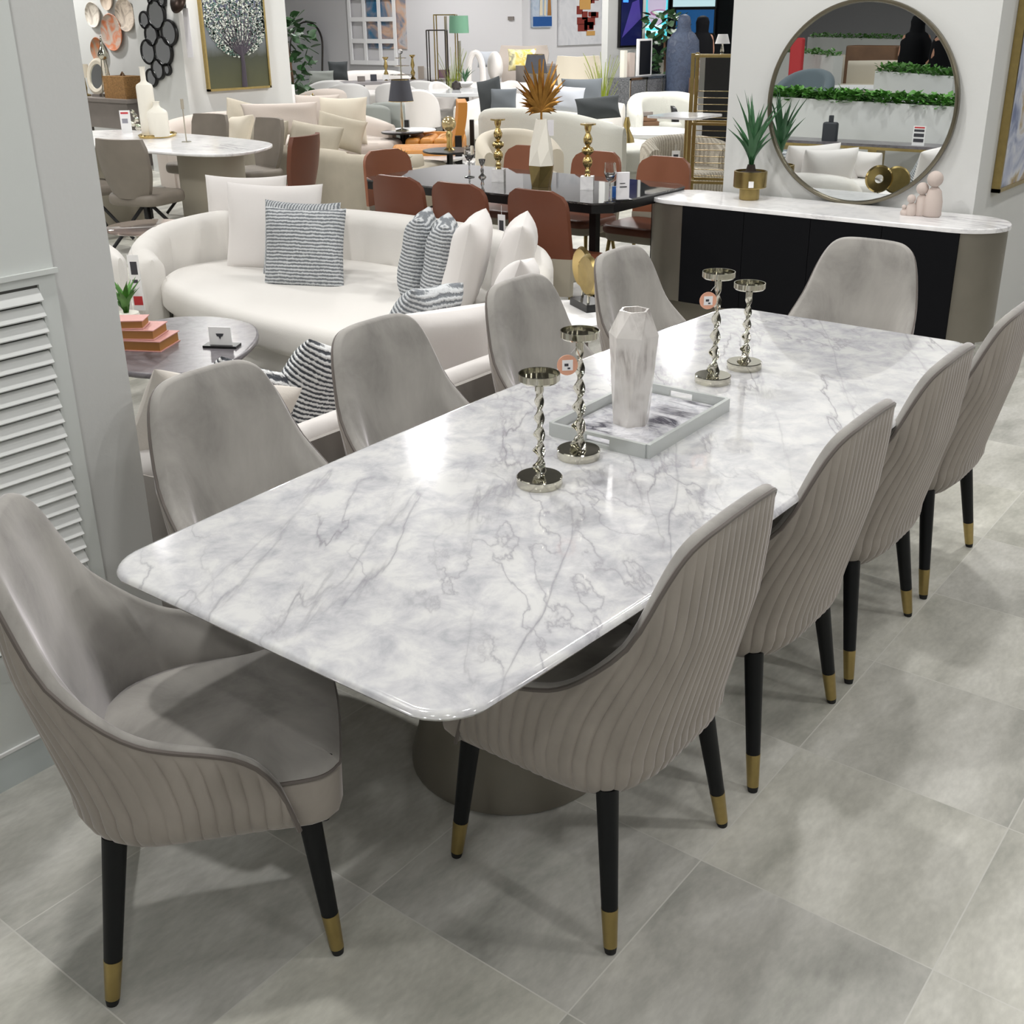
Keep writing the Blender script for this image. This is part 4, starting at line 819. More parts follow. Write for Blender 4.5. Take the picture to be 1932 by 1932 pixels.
for px, py, h_ in ((295, 28, 47), (273, 38, 28), (286, 66, 36), (319, 62, 42), (280, 98, 40), (308, 97, 48), (298, 131, 34), (315, 131, 20), (286, 147, 30), (305, 0, 22), (284, 0, 14)):
    c = GX(XC-.03, px, py); rr = h_*(c-EYE).length/FPX*.5; M_ = Matrix.Translation((XC-.03, c.y, c.z)) @ Matrix.Rotation(R_(-90), 4, 'Y')
    f = P('ring', MB().lathe([(rr-.02, -.02), (rr, -.02), (rr+.005, 0), (rr, .014), (rr-.02, .014), (rr-.024, 0), (rr-.02, -.02)], 28, M_, cap=False), blackp, t, world=True); P('mirror_glass', MB().cyl(0, 0, -.005, .005, rr-.015, 28, M=M_), mirrorm, f, world=True)
t = thing('price_card', 'long white price card with a black hook on the column', 'price tag', GX(XC-.01, 353, 45), 0)
P('card', MB().box(-.004, 0, -.05, .05, -.35, .16), mat('pale_card', (212, 210, 214), .6), t); P('hook', MB().box(-.02, 0, -.02, .02, .16, .34), blackp, t)
c = GX(XC-.05, 368, 2); one('round_wall_lamp', MB().lathe([(.10, -.03), (.13, 0), (.10, .03)], 28, Matrix.Rotation(R_(-70), 4, 'Y')), mat('dark_bronze', (62, 50, 44), .3, .8), 'dark round disc ornament at the top beside the blossom painting', 'ornament', loc=(XC-.06, TY-.1, c.z), smooth=50)
a, b_ = GY(TY-.03, 393, 172), GY(TY-.03, 511, 166); x0, x1, zb = a.x, b_.x, (a.z+b_.z)/2; zt = 2.9
def blossom(nt, b):
    L = nt.links.new; tc = N(nt, 'ShaderNodeTexCoord'); sp = N(nt, 'ShaderNodeSeparateXYZ'); L(tc.outputs['Object'], sp.inputs[0])
    mr = N(nt, 'ShaderNodeMapRange'); mr.inputs[1].default_value = 0; mr.inputs[2].default_value = 1.3; L(sp.outputs[2], mr.inputs[0])
    n = N(nt, 'ShaderNodeTexNoise'); n.inputs['Scale'].default_value = 5; n.inputs['Detail'].default_value = 5; L(tc.outputs['Object'], n.inputs['Vector'])
    k = N(nt, 'ShaderNodeMath', operation='MULTIPLY_ADD'); k.inputs[1].default_value = .16; L(n.outputs['Fac'], k.inputs[0]); L(mr.outputs[0], k.inputs[2])
    r = ramp(nt, [(.1, lin((76, 78, 50))), (.36, lin((58, 62, 46))), (.50, lin((110, 116, 120))), (.9, lin((96, 102, 128)))]); L(k.outputs[0], r.inputs['Fac']); L(r.outputs['Color'], b.inputs['Base Color'])
t = thing('wall_painting', 'painting of a white blossoming tree in a thin gold frame', 'painting', (x0, TY, zb))
P('canvas', MB().box(x0+.02, x1-.02, TY-.04, TY-.005, zb+.02, zt), picture('blossom_canvas', blossom), t, world=True)
fr = MB(); fr.box(x0, x0+.025, TY-.05, TY-.002, zb, zt).box(x1-.025, x1, TY-.05, TY-.002, zb, zt).box(x0, x1, TY-.05, TY-.002, zb, zb+.025); P('frame', fr, brass, t, world=True)
xm_ = (x0+x1)/2+.06; trunk = MB(); yq = TY-.043
trunk.tube([(xm_, yq, zb+.03), (xm_+.01, yq, zb+.30), (xm_-.01, yq, zb+.48)], [.035, .025, .02], 8)
rnd = random.Random(5)
for k in range(14): a = R_(-62+124*k/13); ln = rnd.uniform(.5, .8); trunk.tube([(xm_, yq, zb+.36), (xm_+ln*.35*math.sin(a), yq, zb+.42+ln*.3*math.cos(a)), (xm_+ln*.8*math.sin(a), yq, zb+.42+ln*math.cos(a))], [.012, .008, .003], 6)
P('painted_trunk', trunk, mat('trunk_paint', (66, 60, 70), .7), t, world=True)
dots = MB(); dots2 = MB()
for k in range(2600):
    a = rnd.uniform(0, 2*PI); q = rnd.random()**.5; x = max(x0+.04, min(x1-.04, xm_-.03+q*.47*math.cos(a))); z = zb+.86+q*.50*math.sin(a); s_ = rnd.uniform(.007, .018)
    if zb+.34 < z < zt-.02: (dots if k % 3 else dots2).add([(x-s_, yq-.004, z), (x, yq-.004, z-s_*.8), (x+s_, yq-.004, z), (x, yq-.004, z+s_*.8), (x, yq, z)], [(0, 1, 2, 3), (1, 0, 4), (2, 1, 4), (3, 2, 4), (0, 3, 4)])
o_ = P('painted_blossom', dots, mat('blossom_paint', (216, 222, 212), .7), t, world=True, smooth=0); o_ = P('painted_leaves', dots2, mat('leaf_paint', (92, 124, 112), .7), t, world=True, smooth=0)
# sideboard group in front of the plates
CTX = PW-.45
c = GX(CTX, 205, 215); t = thing('console_table', 'grey wood console below the plates behind the partition', 'console', (CTX, c.y, 0)); P('tabletop', MB().box(-.25, .25, -.8, .8, .76, .80), woodgrey, t); P('body', MB().box(-.22, .22, -.75, .75, .45, .76), woodgrey, t)
for sy in (-.7, .7): P('leg', MB().box(-.2, .2, sy-.02, sy+.02, 0, .46), woodgrey, t)
yy_ = c.y
def on_console(px, py=208): return GX(CTX, px, py).y
y = on_console(193); t = thing('round_table_mirror', 'round table mirror in a pale beaded frame on the grey console', 'mirror', (CTX, y, .8), 0); M_ = Matrix.Translation((0, 0, .24)) @ Matrix.Rotation(R_(-80), 4, 'Y')
P('frame', MB().lathe([(.15, -.02), (.22, -.015), (.22, .01), (.19, .025), (.15, .015), (.15, -.02)], 40, M_, cap=False), creamfab, t); P('mirror_glass', MB().cyl(0, 0, -.004, .004, .152, 40, M=M_), mirrorm, t); P('stand', MB().box(-.06, .06, -.08, .08, 0, .03), woodgrey, t)
y = on_console(240); t = thing('woven_basket', 'brown woven box basket with a lid on the grey console', 'basket', (CTX, y, .8)); P('body', MB().box(-.14, .14, -.22, .22, 0, .26), mat('rattan', (150, 112, 66), .8, noise=.3, nscale=60, bump=1, bscale=90), t); P('lid_handle', MB().tube([(0, -.04, .26), (0, 0, .30), (0, .04, .26)], .012, 8), mat('rattan_dark', (110, 84, 56), .8), t)
y = on_console(220); t = thing('pear_ornament', 'metal pear shaped ornament on thin legs by the basket', 'ornament', (CTX-.05, y+.05, .8)); b = MB().ball((0, 0, .50), .065, 12); b.lathe([(.05, .54), (.02, .62), (.008, .72)], 16); P('body', b, silver, t)
for k in range(3): a = 2*PI*k/3; P('leg', MB().tube([(.03*math.cos(a), .03*math.sin(a), .46), (.08*math.cos(a), .08*math.sin(a), 0)], .006, 6), silver, t)
y = on_console(168); lamp('small cream table lamp at the partition edge', (CTX, y), .8, .38, .10, creamfab, brass)

# ================================================================== CENTRE: boucle sofas, lamps, mustard chairs
sofa('boucle_sofa', 'long pale grey boucle sofa with its back to us, grey cushions inside', 'sofa', [(9.66, 6.02, .70), (9.82, 6.4, .74), (10.0, 6.9, .78), (10.05, 7.4, .80), (9.98, 7.85, .80), (10.2, 8.15, .74), (10.65, 8.25, .66)][::-1][::-1], [(9.9, 6.3), (10.6, 6.1), (11.0, 6.5), (11.1, 7.4), (10.8, 8.0), (10.2, 7.95), (10.1, 7.0)], boucle, thick=.2, seat_z=.44, base_z=.05)
sofa('boucle_sofa', 'white sofa facing us behind the pale grey boucle sofa back', 'sofa', [(12.9, 8.1, .66), (13.05, 8.8, .72), (12.9, 9.6, .74), (12.4, 10.1, .72), (11.7, 10.15, .62)], [(12.0, 8.2), (12.7, 8.2), (12.85, 9.0), (12.6, 9.8), (11.9, 9.9), (11.5, 9.2)], whitefab, thick=.2, seat_z=.44, base_z=.05)
tub('armchair', 'cream armchair in front of the pale grey boucle sofa, lilac cushion on it', (8.40, 6.46, 0), R_(150), .80, .76, .74, .40, creamfab, None, 'armchair', th=.12, drop=.16, base=.04)
cushp(995, 232, .60, .30, .22, -60, -10, lilac, 'small lilac cushion on the cream armchair')
g4 = 'cushions on the boucle sofas'
def cushd(px, py, dist, w_, h_, yaw, tilt, mt, lab, g=None, roll=0, t_=.14): c = GD(px, py, dist); return cushion(c, R_(yaw), w_, h_, t_, mt, lab, g, R_(tilt), R_(roll))
cushd(925, 182, 15.0, .34, .44, -80, -10, charcoal, 'dark charcoal cushion at the left end of the grey boucle sofa', g4, -14)
cushd(950, 190, 14.9, .34, .30, -60, -10, slate, 'small slate cushion by the charcoal one', g4)
cushd(1068, 187, 14.0, .44, .30, -50, -15, palegrey, 'pale silver grey cushion on the white sofa', g4, 6)
cushd(1098, 176, 14.8, .52, .36, -50, -12, slate, 'large slate blue cushion behind the silver one', g4)
cushd(1128, 204, 13.2, .50, .26, -52, -25, charcoal, 'black green cushion at the right of the boucle sofa', g4, -5)
def wing(label, p, rz, mt, hb=1.05, w_=.74, group='wing back armchairs'):
    t = thing('wing_chair', label, 'armchair', (p[0], p[1], 0), rz, group); rows = []
    for i in range(15):
        z = .36+(hb-.36)*i/14; ww = w_/2*(.86+.22*((z-.36)/(hb-.36))**1.5)*(1-.06*max(0, i-12)); rows.append([(ww*u/6, -.26-.16*(z-.36)/(hb-.36)+.16*abs(u/6)**2.5, z+.02*abs(u/6)) for u in range(-6, 7)])
    b = MB().grid(rows); b.grid([[(x, y-.08, z) for x, y, z in r[::-1]] for r in rows]); e = [r[0] for r in rows]+rows[-1]+[r[-1] for r in rows[::-1]]; b.grid([e, [(x, y-.08, z) for x, y, z in e]]); P('backrest', b, mt, t, smooth=60)
    P('seat', MB().prism(rrect(-w_/2+.05, w_/2-.05, -.3, .32, .1), .20, .45, .06, .04), mt, t, smooth=50)
    for sx in (-1, 1): P('armrest', MB().prism(rrect(sx*w_/2-.06, sx*w_/2+.06, -.3, .28, .05), .2, .60, .05), mt, t, smooth=50)
    legs4(t, w_*.7, .5, .21, blackp); return t
wing('cream high-backed wing chair behind the grey cushions', GD(1092, 230, 17.2)[:2], R_(128), creamfab, 1.15, .64)
wing('grey beige wing chair with a patterned cushion in the far corner', GD(985, 150, 19.5)[:2], R_(120), pinkbeige, 1.25, .8)
cushd(985, 113, 19.2, .46, .34, -50, -12, picture('yellow_white_print', lambda nt, b: art(nt, b, [(74, 82, 88), (222, 214, 170), (206, 184, 70), (232, 230, 220)], 7, .2, 1)), 'patterned yellow and white cushion on the far wing chair')
# round tables, lamps
rt = round_table('round_table', 'round white side table beside the dark lamp', xy(778, 244, .52), .27, .52, whitem, silver)
lampp = GD(758, 245, 13.2); lamp('dark grey lamp with gold trim behind the green plant', (GD(759, 240, 13.2).x, GD(759, 240, 13.2).y), .52, .55, .14, blackshade, silver, .10, 'dark shaded table lamps', gold)
round_table('round_table', 'dark round side table carrying the gold trimmed lamp', (GD(759, 240, 13.2).x, GD(759, 240, 13.2).y), .24, .518, blackp, blackp)
c = GD(760, 270, 9.6); t = thing('potted_plant', 'small bushy green plant in a clear pot by the beige sofa arm', 'plant', (c.x, c.y, 0)); P('stand', MB().cyl(0, 0, 0, .46, .04).cyl(0, 0, .44, .46, .10), sagegrey, t); P('pot', MB().lathe([(.06, .46), (.075, .56), (.06, .56)], 20), sagegrey, t); leafplant(t, 26, .10, .17, .10, .014, leafg, .55, .5, 9)
c = xy(826, 296, .40); t = thing('coffee_table', 'low white marble table left of the black table top', 'coffee table', (c[0], c[1], 0)); P('tabletop', MB().prism(ellipse(0, 0, .38, .26, 32, .4), .38, .40), whitem, t); P('base', MB().prism(ellipse(0, 0, .2, .14, 24, .4), 0, .38), darkmet, t)
c = xy(818, 281, .40); one('trinket_box', MB().prism(rrect(-.05, .05, -.03, .03, .01), 0, .04, .005), mat('pink_trinket', (196, 150, 156), .4), 'tiny pink box on the low white marble table', 'box', loc=(c[0], c[1], .401))
c = xy(845, 308, .30); t = thing('patterned_stool', 'low stool with a black and white patterned round cover', 'stool', (c[0], c[1], 0)); P('seat', MB().prism(ellipse(0, 0, .34, .34, 32), .16, .34, .06), picture('leopard', lambda nt, b: art(nt, b, [(230, 230, 228), (236, 236, 234), (90, 90, 92), (232, 232, 230)], 16, .2, 1.2)), t, smooth=50); P('base', MB().cyl(0, 0, 0, .17, .24), blackp, t)
# mustard chairs and black frame unit
def mustard_chair(label, c, rz, hb=.86):
    t = thing('mustard_chair', label, 'chair', (c[0], c[1], 0), rz, 'mustard leather chairs'); rows = []
    for i in range(15):
        z = .40+(hb-.40)*i/14; rows.append([(.30*u/8, -.26-.10*math.sin((z-.4)*3)+.012*abs(math.sin(PI*u/4)), z) for u in range(-8, 9)])
    b = MB().grid(rows); b.grid([[(x, y-.09, z) for x, y, z in r[::-1]] for r in rows]); e = [r[0] for r in rows]+rows[-1]+[r[-1] for r in rows[::-1]]; b.grid([e, [(x, y-.09, z) for x, y, z in e]]); P('backrest', b, mustard, t, smooth=60)
    b = MB(); 
    for k in range(4): b.prism(rrect(-.32+.16*k, -.16+.16*k, -.3, .34, .05), .26, .46, .05, .02)
    P('seat', b, mustard, t, smooth=60); b = MB().box(-.34, .34, -.36, .36, .18, .255)
    P('frame', b, blackp, t)
    for sx in (-1, 1): P('side_frame', MB().box(sx*.38-.025, sx*.38+.025, -.38, -.31, 0, .60).box(sx*.38-.025, sx*.38+.025, .30, .36, 0, .24).box(sx*.38-.025, sx*.38+.025, -.38, .36, .16, .24), blackp, t)
    return t
mustard_chair('mustard yellow channelled chair in a black frame, facing left', GD(824, 275, 13.3)[:2], R_(125), .45+.02)
mustard_chair('mustard yellow chair seen from its side behind the black frame', GD(800, 262, 12.1)[:2], R_(42), .91)
round_table('round_table', 'large round black table with a pale top behind the mustard chairs', xy(874, 171, .75), .62, .75, mat('pale_top', (206, 208, 210), .2, coat=.5), blackp, rb=.3, leg_r=.08, top=.05)
c = GD(880, 155, 15.8); t = thing('potted_plant', 'small fern in a white bowl on the large round table', 'plant', (*xy(878, 165, .75), .751)); P('bowl', MB().lathe([(.05, 0), (.12, .06), (.115, .08)], 24), paper, t); leafplant(t, 20, .12, .26, .20, .014, leafg, .06, .5, 12)
c = xy(861, 169, .75); one('black_jar', MB().lathe([(.05, 0), (.07, .03), (.06, .09), (.02, .12)], 20), darkmet, 'small dark jar beside the fern bowl', 'jar', loc=(c[0], c[1], .751))
c = GD(846, 208, 11.2); t = thing('glass_ornament', 'gold glass globe lamp before the mustard chairs', 'lamp', (c.x, c.y, .52)); b = MB().ball((0, 0, .24), .07, 12); P('globe', b, mat('amber_glass', (206, 186, 140), .08, .6), t); P('stem', MB().lathe([(.06, 0), (.03, .02), (.025, .1), (.035, .14), (.02, .18)], 16), gold, t)
round_table('round_table', 'black side table holding the gold glass globe', (c.x, c.y), .26, .519, blackp, blackp)
# white upholstered dining chairs around the round table
g5 = 'white dining chairs around the pale round table'
tw = tub('tub_chair', 'white dining chair with a black frame, leftmost by the round table', (*GD(797, 205, 15.6)[:2], 0), R_(-60), .46, .46, .84, .46, whitefab2, g5, th=.06, drop=.30, base=.34)
dup(tw, (*GD(962, 200, 17.2)[:2], 0), R_(120), 'white dining chair just above the gold palm leaf'); dup(tw, (*GD(838, 170, 17.2)[:2], 0), R_(170), 'white dining chair on the far side of the round table')
# long grey table and its chairs
o = ccw([(12.9, 13.3), (13.5, 14.4), (17.2, 12.9+.2), (16.6, 11.6)])
A_, B_ = Vector(xy(640, 158, .75)), Vector(xy(868, 148, .75)); d = (B_-A_).normalized(); nn = Vector((-d.y, d.x)); q = [A_, B_, B_+nn*.7, A_+nn*.7]
t = thing('dining_table', 'long grey table in the far hall set with cake stands and candle holders', 'table', (*((A_+B_)/2+nn*.5), 0))
P('tabletop', MB().prism(ccw([tuple(v) for v in q]), .71, .75), mat('grey_tabletop', (150, 146, 148), .3), t, world=True)
for f_ in (.2, .8): cc = A_+(B_-A_)*f_+nn*.5; P('pedestal', MB().prism(ellipse(cc.x, cc.y, .25, .25, 20), 0, .715), sagegrey, t, world=True)
g6 = 'grey shell chairs along the long grey table'
tg = tub('shell_chair', 'pale grey shell chair, leftmost along the long grey table', (*GD(657, 215, 17.4)[:2], 0), R_(-40), .66, .58, .84, .46, mat('shell_grey', (198, 197, 196), .7), g6, th=.07, drop=.26, base=.10, mseat=sagegrey)
dup(tg, (*GD(752, 215, 17.4)[:2], 0), R_(-60), 'pale grey shell chair above the gold trimmed lamp'); dup(tg, (*GD(806, 200, 17.9)[:2], 0), R_(-70), 'pale grey shell chair nearest the fern table'); dup(tg, (*GD(616, 190, 18.3)[:2], 0), R_(-30), 'pale grey shell chair peeping over the beige sofa cushion')
tb2 = tub('armchair', 'pale beige armchair behind the gold dome box', (*GD(605, 225, 16.9)[:2], 0), R_(-20), .80, .7, .80, .42, pinkbeige, None, 'armchair', th=.12, drop=.2, base=.05)
for px, dd, lab in ((694, 15.7, 'dark grey upholstered bench seat behind the lamp'), (738, 16.1, 'dark grey armchair back behind the gold trimmed lamp')):
    tub('tub_chair', lab, (*GD(px, 235, dd)[:2], 0), R_(-50), .62, .6, .66, .42, sagegrey, 'dark grey tub chairs', th=.1, drop=.1, base=.04)
sofa('white_sofa', 'white sofa in the far hall under the window mirror, dark cushion on it', 'sofa', [(*GD(600, 160, 20.6)[:2], .62), (*GD(640, 150, 21.8)[:2], .80), (*GD(700, 150, 22.0)[:2], .82), (*GD(760, 150, 21.8)[:2], .80), (*GD(800, 155, 21.0)[:2], .62)][::-1], [GD(612, 160, 20.8)[:2], GD(650, 160, 21.4)[:2], GD(700, 160, 21.6)[:2], GD(760, 160, 21.3)[:2], GD(790, 160, 20.8)[:2], GD(700, 160, 20.6)[:2]], whitefab2, thick=.2, seat_z=.5)
cushd(638, 134, 20.8, .34, .32, -50, -8, charcoal, 'dark grey cushion on the far white sofa'); cushd(606, 146, 20.6, .44, .22, -40, -10, sagegrey, 'dark olive cushion by the indoor tree')
c = GD(591, 192, 16.0); t = thing('gold_dome_box', 'gold dome box on a pale ottoman', 'box', (c.x, c.y, .62)); P('box', MB().prism(rrect(-.06, .06, -.05, .05, .01), 0, .07), mustard, t); P('dome', MB().lathe([(.065, .07), (.06, .10), (.035, .13), (.008, .14), (.008, .16)], 24), gold, t)
one('ottoman', MB().prism(rrect(-.40, .40, -.30, .30, .12), .0, .619, .05), pinkbeige, 'pale ottoman carrying the gold dome box', 'ottoman', loc=(c.x+.05, c.y+.05, 0), rot=(0, 0, .6))
c2 = GD(571, 190, 15.9); b = MB()
for k in range(6): b.ball((.05*math.cos(k), .05*math.sin(k), .04+.015*k), .03, 6)
one('amber_glass_ornament', b, mat('amber_glass_piece', (214, 160, 90), .15, .3), 'amber glass ornament left of the gold dome box', 'ornament', loc=(c2.x, c2.y, .62))
c2 = GD(549, 200, 16.6); one('white_pillar_candle', MB().cyl(0, 0, 0, .34, .07), paper, 'white cylinder lamp at the painting column edge', 'lamp', loc=(c2.x, c2.y, .52))
one('low_cabinet', MB().box(-.15, .15, -.2, .2, 0, .519), pinkbeige, 'pale low cabinet beside the painting column', 'cabinet', loc=(c2.x, c2.y, 0), rot=(0, 0, .6))
# things on the long table
def onlong(px): 
    d_ = ray(px, 150); best = min((i/200 for i in range(-10, 230)), key=lambda f: abs((A_+(B_-A_)*f+nn*.35).x*d_.y-(A_+(B_-A_)*f+nn*.35).y*d_.x)); v = A_+(B_-A_)*best+nn*.35; return (v.x, v.y, .751)
for px, lab, hh in ((729, 'brass candle holder on the long grey table, left of the cake stand', .36), (780, 'brass candle holder on the long grey table, right of the cake stand', .38)):
    p_ = onlong(px); one('candle_holder', MB().lathe([(.05, 0), (.02, .04), (.04, .1), (.015, .16), (.035, .22), (.015, hh-.05), (.05, hh-.01), (.05, hh)], 20), gold, lab, 'candle holder', 'brass candle holders in the far hall', loc=p_, smooth=50)
p_ = onlong(757); t = thing('cake_stand', 'three-tier silver cake stand on the long grey table', 'cake stand', p_); P('pole', MB().cyl(0, 0, 0, .40, .012), silver, t)
for z, r_ in ((.06, .19), (.20, .15), (.32, .10)): P('plate', MB().lathe([(.02, z), (r_, z+.015), (r_, z+.022), (.0, z+.01)], 28, cap=False), silver, t)
P('glass_dome', MB().ball((0, 0, .44), .045, 10), glass, t)
for px, lab, mt_, w_, h_ in ((705, 'dark small lamp on the left of the long grey table', blackshade, .05, .10), (728, 'white canister on the long grey table', paper, .05, .09), (682, 'grey photo frame on the long grey table', woodgrey, .06, .08), (838, 'mauve picture frame at the right of the long grey table', mat('mauve_frame', (120, 92, 106), .5), .10, .13), (806, 'white card box on the long grey table', paper, .07, .18), (795, 'tall pale card standing on the long grey table', pinkbeige, .05, .20)):
    p_ = onlong(px); one('table_decor', MB().prism(rrect(-w_, w_, -.03, .03, .01), 0, h_), mt_, lab, 'decor', loc=p_, rot=(0, 0, R_(-50)))
# white round-cornered desk with white headboards (right of the long table)
c = xy(945, 140, .75); o = ccw([tuple(v) for v in (GD(890, 148, 17.4)[:2], GD(1000, 142, 17.0)[:2], GD(996, 128, 18.8)[:2], GD(880, 134, 19.2)[:2])])
t = thing('bed_display', 'white quilted bed with a striped throw in the far hall', 'bed', (*c, 0)); P('mattress', MB().prism(o, .40, .74, .03), whitefab2, t, world=True); P('base', MB().prism(inset(o, .05), 0, .40), pinkbeige, t, world=True)
c = GD(903, 122, 19.0); one('arched_ornament', MB().tube([(0, .05-.12*math.cos(PI*k/12), .28*math.sin(PI*k/12)**.6+.16*math.sin(PI*k/12)) for k in range(13)], .05, 10), whitefab2, 'white arched loop ornament on the white bed', 'ornament', loc=(c.x, c.y, .742), rot=(0, 0, .7))
c = GD(934, 118, 19.2); t = thing('white_lounge_pillow', 'rounded white backrest pillow with brown lacing on the white bed', 'pillow', (c.x, c.y, .742), .9); P('pillow', MB().ball((0, 0, .22), .26, 12, (1, .45, .9)), whitefab2, t); P('lacing', MB().tube([(.14, -.08, .36), (.2, -.07, .25), (.25, -.05, .12)], .015, 6), wood, t)
cushd(920, 112, 19.6, .34, .26, -50, -20, palegrey, 'pale blue grey cushion on the white bed')
lamp('dark shaded gold trimmed lamp left of the cream wing chair', GD(1011, 165, 16.6)[:2], .62, .60, .17, blackshade, brass, .12, 'dark shaded table lamps', gold)
one('side_cabinet', MB().box(-.45, .45, -.25, .25, 0, .98), woodgrey, 'tall brown grey cabinet behind the dark lamp', 'cabinet', loc=(*GD(1028, 170, 19.3)[:2], 0), rot=(0, 0, 0))
round_table('round_table', 'small dark round table under the gold trimmed lamp', GD(1011, 165, 16.6)[:2], .22, .618, darkmet, darkmet)
round_table('round_table', 'small bronze two-tier round table before the white bed', GD(942, 165, 17.0)[:2], .22, .60, darkmet, brass)
# lamps and frames by the grey wall
c = GD(868, 130, 19.4); t = thing('floor_lamp', 'floor lamp with a mint green drum shade', 'lamp', (c.x, c.y, 0)); P('pole', MB().cyl(0, 0, 0, 1.35, .025), silver, t); P('base', MB().cyl(0, 0, 0, .03, .16), silver, t); zc = GD(868, 46, 19.4).z; P('lamp_shade', MB().lathe([(.16, zc-.13), (.15, zc+.13)], 28, cap=False), greenshade, t)
for px, dd, w_, h0, lab in ((843, 19.6, .17, GD(843, 28, 19.6).z, 'taller gold wire pedestal frame with an agate panel'), (826, 19.4, .15, GD(826, 57, 19.4).z, 'lower grey wire pedestal frame')):
    c = GD(px, 120, dd); t = thing('wire_pedestal', lab, 'stand', (c.x, c.y, 0), .6, 'wire pedestal frames'); b = MB()
    for sx in (-1, 1):
        for sy in (-1, 1): b.tube([(sx*w_, sy*w_, 0), (sx*w_, sy*w_, h0)], .01, 6)
    for z in (.02, h0): b.tube([(w_, w_, z), (-w_, w_, z), (-w_, -w_, z), (w_, -w_, z)], .01, 6, True)
    P('frame', b, brass if px > 840 else darkmet, t)
    if px > 840: P('agate_panel', MB().box(-.10, .14, -.01, .01, .2, h0-.02), mat('agate', (150, 138, 112), .4, noise=.2), t)
def grass(label, px, dist, py_top, n, seed, group='tufts of artificial grass'):
    c = GD(px, 150, dist); h = GD(px, py_top, dist).z; t = thing('grass_plant', label, 'plant', (c.x, c.y, 0), 0, group); P('pot', MB().lathe([(.08, 0), (.10, .2), (.09, .2)], 16), paper, t); rnd = random.Random(seed); b = MB()
    for k in range(n):
        a = rnd.uniform(0, 6.28); sp = rnd.uniform(.03, .28); hh = h*rnd.uniform(.6, 1)-.2; x, y = math.cos(a), math.sin(a); b.grid([[(x*sp*u*u-y*.012*(1-u), y*sp*u*u+x*.012*(1-u), .2+hh*u), (x*sp*u*u+y*.012*(1-u), y*sp*u*u-x*.012*(1-u), .2+hh*u), (x*(sp*u*u+.006), y*(sp*u*u+.006), .2+hh*u)] for u in (0, .3, .6, .85, 1)], wu=True)
    P('blades', b, grassm, t, smooth=0)
grass('yellow green grass plant behind the cream wing chair', 1138, 16.2, 97, 60, 2); grass('small yellow green grass plant by the wire pedestals', 856, 19.2, 84, 36, 4)
def tree(label, px, dist, seed):
    c = GD(px, 150, dist); t = thing('indoor_tree', label, 'plant', (c.x, c.y, 0)); P('pot', MB().lathe([(.16, 0), (.2, .35), (.18, .35)], 20), blackp, t); P('trunk', MB().tube([(0, 0, .3), (.03, 0, .9), (0, .02, 1.4)], .02, 8), wood, t); rnd = random.Random(seed); b = MB()
    for k in range(150):
        a = rnd.uniform(0, 6.28); z = rnd.uniform(.7, 1.75); r = rnd.uniform(.03, .34); l_ = .08; x, y = r*math.cos(a), r*math.sin(a); dz = rnd.uniform(-.07, .05); a += rnd.uniform(-1, 1); ca, sa = math.cos(a), math.sin(a); ti = rnd.uniform(-1.2, 1.2); up_ = math.sin(ti); fl_ = math.cos(ti)
        b.grid([[(x-sa*w2*fl_+ca*l_*u, y+ca*w2*fl_+sa*l_*u, z+dz*u+w2*up_), (x+ca*l_*u, y+sa*l_*u, z+dz*u-.01), (x+sa*w2*fl_+ca*l_*u, y-ca*w2*fl_+sa*l_*u, z+dz*u-w2*up_)] for u, w2 in ((0, .008), (.4, .05), (1, .055), (1.9, .004))])
    P('foliage', b, leafd, t, smooth=60); return t
tree('leafy indoor tree at the right edge of the painting column', 549, 17.4, 3)
# arched mirror
c = GX(WX-.3, 583, 100); zt = GX(WX-.3, 583, 40).z; wa = 34*(c-EYE).length/FPX*1.18
t = thing('arched_mirror', 'tall arched floor mirror with a thin dark frame in the far corner', 'mirror', (WX-.28, c.y, 0)); arch = [(wa, .02)]+[(wa*math.cos(a), zt-wa+wa*math.sin(a)) for a in [PI*i/16 for i in range(17)]]+[(-wa, .02)]
t.location.x -= .22; t.rotation_euler = (0, R_(7), 0); M_ = Matrix.Rotation(R_(90), 4, 'Z') @ Matrix.Rotation(R_(90), 4, 'X'); P('mirror_glass', MB().prism(arch, -.01, .01, M=M_), mirrorm, t); P('frame', MB().tube([M_ @ Vector((x, y, 0)) for x, y in arch], .02, 8, True), darkmet, t)
# white window-shaped mirror and coloured painting
WB = WX-.06; y0, y1 = GX(WB, 662, 60).y, GX(WB, 746, 60).y; zb = GX(WB, 700, 122).z; nr = 3
t = thing('window_frame_decor', 'white window-shaped frame with twelve openings leaning before the far painting', 'frame', (WB, (y0+y1)/2, 0)); b = MB(); hw = (y0-y1)/2
for k in range(4): yk = -hw+2*hw*k/3; b.box(-.03, .0, yk-.035, yk+.035, zb, 2.95)
pitch_ = GX(WB, 700, 43).z-GX(WB, 700, 84).z
zk = zb+.04
while zk < 2.95: b.box(-.027, -.003, -hw-.034, hw+.034, zk-.04, zk+.04); zk += pitch_
P('window_frame', b, mat('window_white', (244, 244, 246), .4), t)
y0, y1 = GX(WX-.02, 694, 50).y, GX(WX-.02, 766, 50).y; zb = GX(WX-.02, 757, 92).z
t = thing('wall_painting', 'colourful blue and orange abstract painting behind the white window-shaped frame', 'painting', (WX, (y0+y1)/2, zb)); P('canvas', MB().box(-.03, -.005, -(y0-y1)/2, (y0-y1)/2, 0, 1.5), picture('multi_abstract', lambda nt, b: art(nt, b, [(62, 82, 122), (44, 112, 150), (124, 134, 152), (206, 170, 146), (190, 188, 192), (60, 72, 104)], 1.6, .5, 1)), t)
